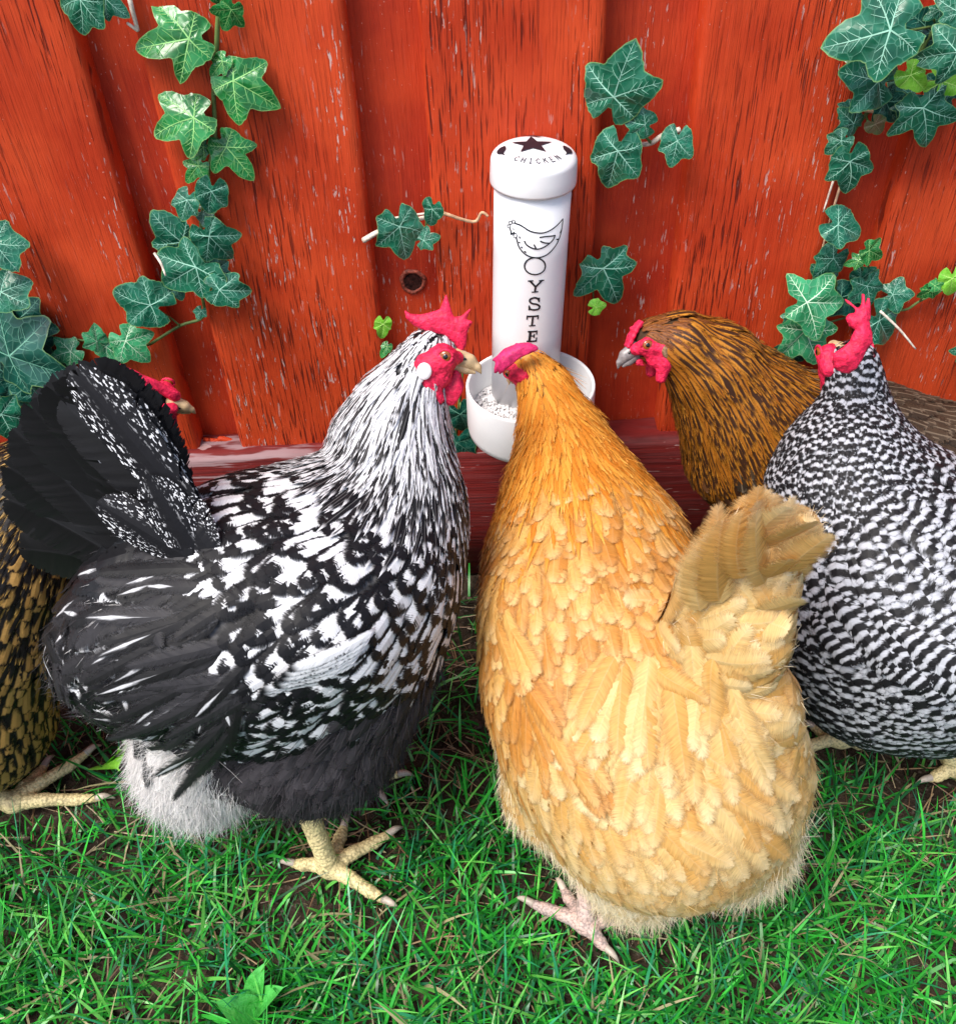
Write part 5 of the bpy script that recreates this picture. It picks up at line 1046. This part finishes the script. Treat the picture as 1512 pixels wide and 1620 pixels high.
# ================================================================== GROUND, GRASS, NEEDLES
def gh(x, y): return .006*np.sin(x*9+y*4)+.005*np.sin(x*17-y*23)+.003*np.sin(x*41+y*37)-.006
def ground():
    xs = np.concatenate([[-60, -12, -4], np.linspace(-1.8, 1.8, 150), [4, 12, 60]]); ys = np.concatenate([[-60, -12, -4], np.linspace(-2.0, .3, 110), [2, 8, 60]])
    Xg, Yg = np.meshgrid(xs, ys); Zg = gh(Xg, Yg)*(np.abs(Xg) < 1.9)*(Yg > -2.1)+rng.normal(0, .0018, Xg.shape)
    tag(mesh_np('ground', np.stack([Xg, Yg, Zg], -1).reshape(-1, 3), grid_q(len(ys), len(xs)), None, [M['soil']]), kind='structure')
def grass(n=80000):
    x = rng.uniform(-1.15, 1.15, n); y = rng.uniform(-1.35, -.10, n)
    tuft = np.sin(x*23+1.3*np.sin(y*19))*np.sin(y*27+np.sin(x*17))*.5+.5
    dens = np.clip((-.30-y)/.24, .18, 1)*(0.30+.70*tuft); k = rng.random(n) < dens; x, y = x[k], y[k]; n = len(x)
    sh = np.ones(n)
    for a, b in FEET:
        ab = (b-a)[:2]; ap = np.stack([x, y], -1)-a[:2]; t = np.clip((ap@ab)/(ab@ab+1e-9), 0, 1); d = ap-t[:, None]*ab; dd = np.linalg.norm(d, axis=1)
        sh = np.where(dd < .013, np.minimum(sh, .22), np.where((dd < .05) & (d[:, 1] < 0), np.minimum(sh, .45), sh))
    L = sh*rng.uniform(.032, .100, n)*np.clip(.75+.35*rng.random(n), 0, 1.2); w = rng.uniform(.0016, .0041, n); az = rng.uniform(0, 2*np.pi, n); ti = np.clip(rng.normal(.75, .35, n), .05, 1.45); bd = rng.normal(.55, .45, n)
    P = np.stack([x, y, gh(x, y)-.003], -1); rows = []; az2 = az+rng.normal(0, .3, n)
    dirh = np.stack([np.cos(az), np.sin(az), 0*az], -1); sv = np.stack([-np.sin(az2), np.cos(az2), rng.normal(0, .35, n)], -1); c = P+0; tv = ti+0; m = 5
    for i in range(m):
        f = i/(m-1); ww = (w*(1-.15*f-.8*f**4)/2)[:, None]; rows += [c-sv*ww, c+sv*ww]; d = dirh*np.sin(tv)[:, None]+np.array([0, 0, 1.0])*np.cos(tv)[:, None]; c = c+d*(L/(m-1))[:, None]; tv = np.minimum(tv+bd/(m-1), 1.75); c[:, 2] = np.maximum(c[:, 2], .002)
    V = np.stack(rows, 1).reshape(-1, 3); st = (np.arange(n)*m*2)[:, None]; Q = np.concatenate([st+np.array([0, 1, 3, 2])+2*i for i in range(m-1)])
    pal = np.array([(.022, .32, .026), (.050, .50, .048), (.010, .18, .030), (.026, .30, .12), (.16, .58, .09), (.008, .10, .018), (.42, .36, .20)]); pi = rng.choice(7, n, p=[.24, .22, .17, .10, .12, .10, .05])
    col = pal[pi]*rng.uniform(.62, 1.28, (n, 1)); gv = np.tile(np.repeat(np.linspace(0, 1, m), 2), n)
    tag(mesh_np('grass', V, Q, None, [M['blade']], None, dict(col=np.repeat(col, m*2, 0), gv=gv)), 'green lawn grass under and in front of the hens', 'grass', kind='stuff')
def needles():
    n = 2600; x = rng.uniform(-1.1, 1.1, n); y = -.12-1.0*rng.random(n)**1.5; L = rng.uniform(.03, .085, n); az = rng.uniform(0, np.pi*2, n); z = gh(x, y)+rng.uniform(.003, .016, n); d = np.stack([np.cos(az), np.sin(az), rng.normal(0, .12, n)], -1); sv = np.stack([-np.sin(az), np.cos(az), 0*az], -1); P = np.stack([x, y, z], -1); w = rng.uniform(.0009, .0018, n)[:, None]; bow = rng.normal(0, .10, n)[:, None]
    rows = []
    for t in (-.5, -.17, .17, .5):
        c = P+d*(L*t)[:, None]+sv*bow*L[:, None]*(t*t*2)
        rows += [c-sv*w/2, c+np.array([0, 0, .0008]), c+sv*w/2]
    V = np.stack(rows, 1).reshape(-1, 3); st = (np.arange(n)*12)[:, None]; Q = np.concatenate([st+np.array([a, a+1, a+4, a+3])+3*i for i in range(3) for a in (0, 1)])
    pal = np.array([(.26, .13, .07), (.42, .27, .15), (.16, .075, .045), (.55, .43, .28)]); col = pal[rng.choice(4, n, p=[.35, .3, .2, .15])]*rng.uniform(.7, 1.2, (n, 1))
    tag(mesh_np('pine_needles', V, Q, None, [M['blade']], None, dict(col=np.repeat(col, 12, 0), gv=np.zeros(n*12))), 'dry brown pine needles scattered over the soil and grass', 'needles', kind='stuff')
    mb = MB()
    for _ in range(900):      # crumbs of soil and bark
        p = np.array([rng.uniform(-1, 1), -.1-.9*rng.random()**1.3, 0]); p[2] = gh(p[0], p[1])+.002; s_ = rng.uniform(.002, .008); V, Q = ellipsoid(p, (s_, s_*rng.uniform(.5, 1), s_*.5), 8, 5, .16); mb.add(V, Q)
    tag(mb.build('soil_crumbs', M['crumb']), 'crumbs of dark soil and bark between the grass', 'soil', kind='stuff')
M['crumb'] = plain('bark_crumb', (0.085, 0.062, 0.048), 0.9, 0.1, 0.6, 60, 0.5)
def weed(label, lst, col):
    root = empty('weed', U(*lst[0][:2], z=.01), label, 'weed', 'weeds in the grass')
    for (bx, by, tx, ty, wd) in lst:
        a, b = U(bx, by, z=.012), U(tx, ty, z=.055); n = 12; ts = np.linspace(0, 1, n); L = np.linalg.norm(b-a); d = unit(b-a); sd = unit(np.cross(d, [0, 0, 1])); up = np.cross(sd, d); rows = []
        for t in ts:
            ww = wd*L*(math.sin(min(t*1.05+.08, 1)**.8*math.pi)**.7*.5+.02); c = a+d*L*t+up*(.12*L*math.sin(t*2.6))
            rows.append(np.stack([c-sd*ww+up*ww*.25, c-sd*ww*.5+up*.02*ww, c, c+sd*ww*.5+up*.02*ww, c+sd*ww+up*ww*.25]))
        V = np.concatenate(rows); lp = np.stack([np.repeat(ts, 5)*2, np.tile([-1, -.5, 0, .5, 1], n)*.5, np.full(5*n, bx*.01)], -1); mesh_np('leaf', V, grid_q(n, 5), None, [M[col]], root, dict(lp=lp, le=np.zeros(5*n)))

ground(); fence(); feeder(); all_ivy()
hen_silver(); hen_buff(); hen_barred(); hen_brown(); hen_gold()
grass(); needles()
weed('broad bright green weed leaves at the bottom left of the lawn', [(400, 1590, 425, 1515, .42), (415, 1620, 330, 1585, .55), (405, 1600, 460, 1560, .4)], 'w')
weed('small bright weed leaf under the white fluff', [(172, 1205, 192, 1225, .7), (180, 1210, 196, 1190, .5)], 'y')
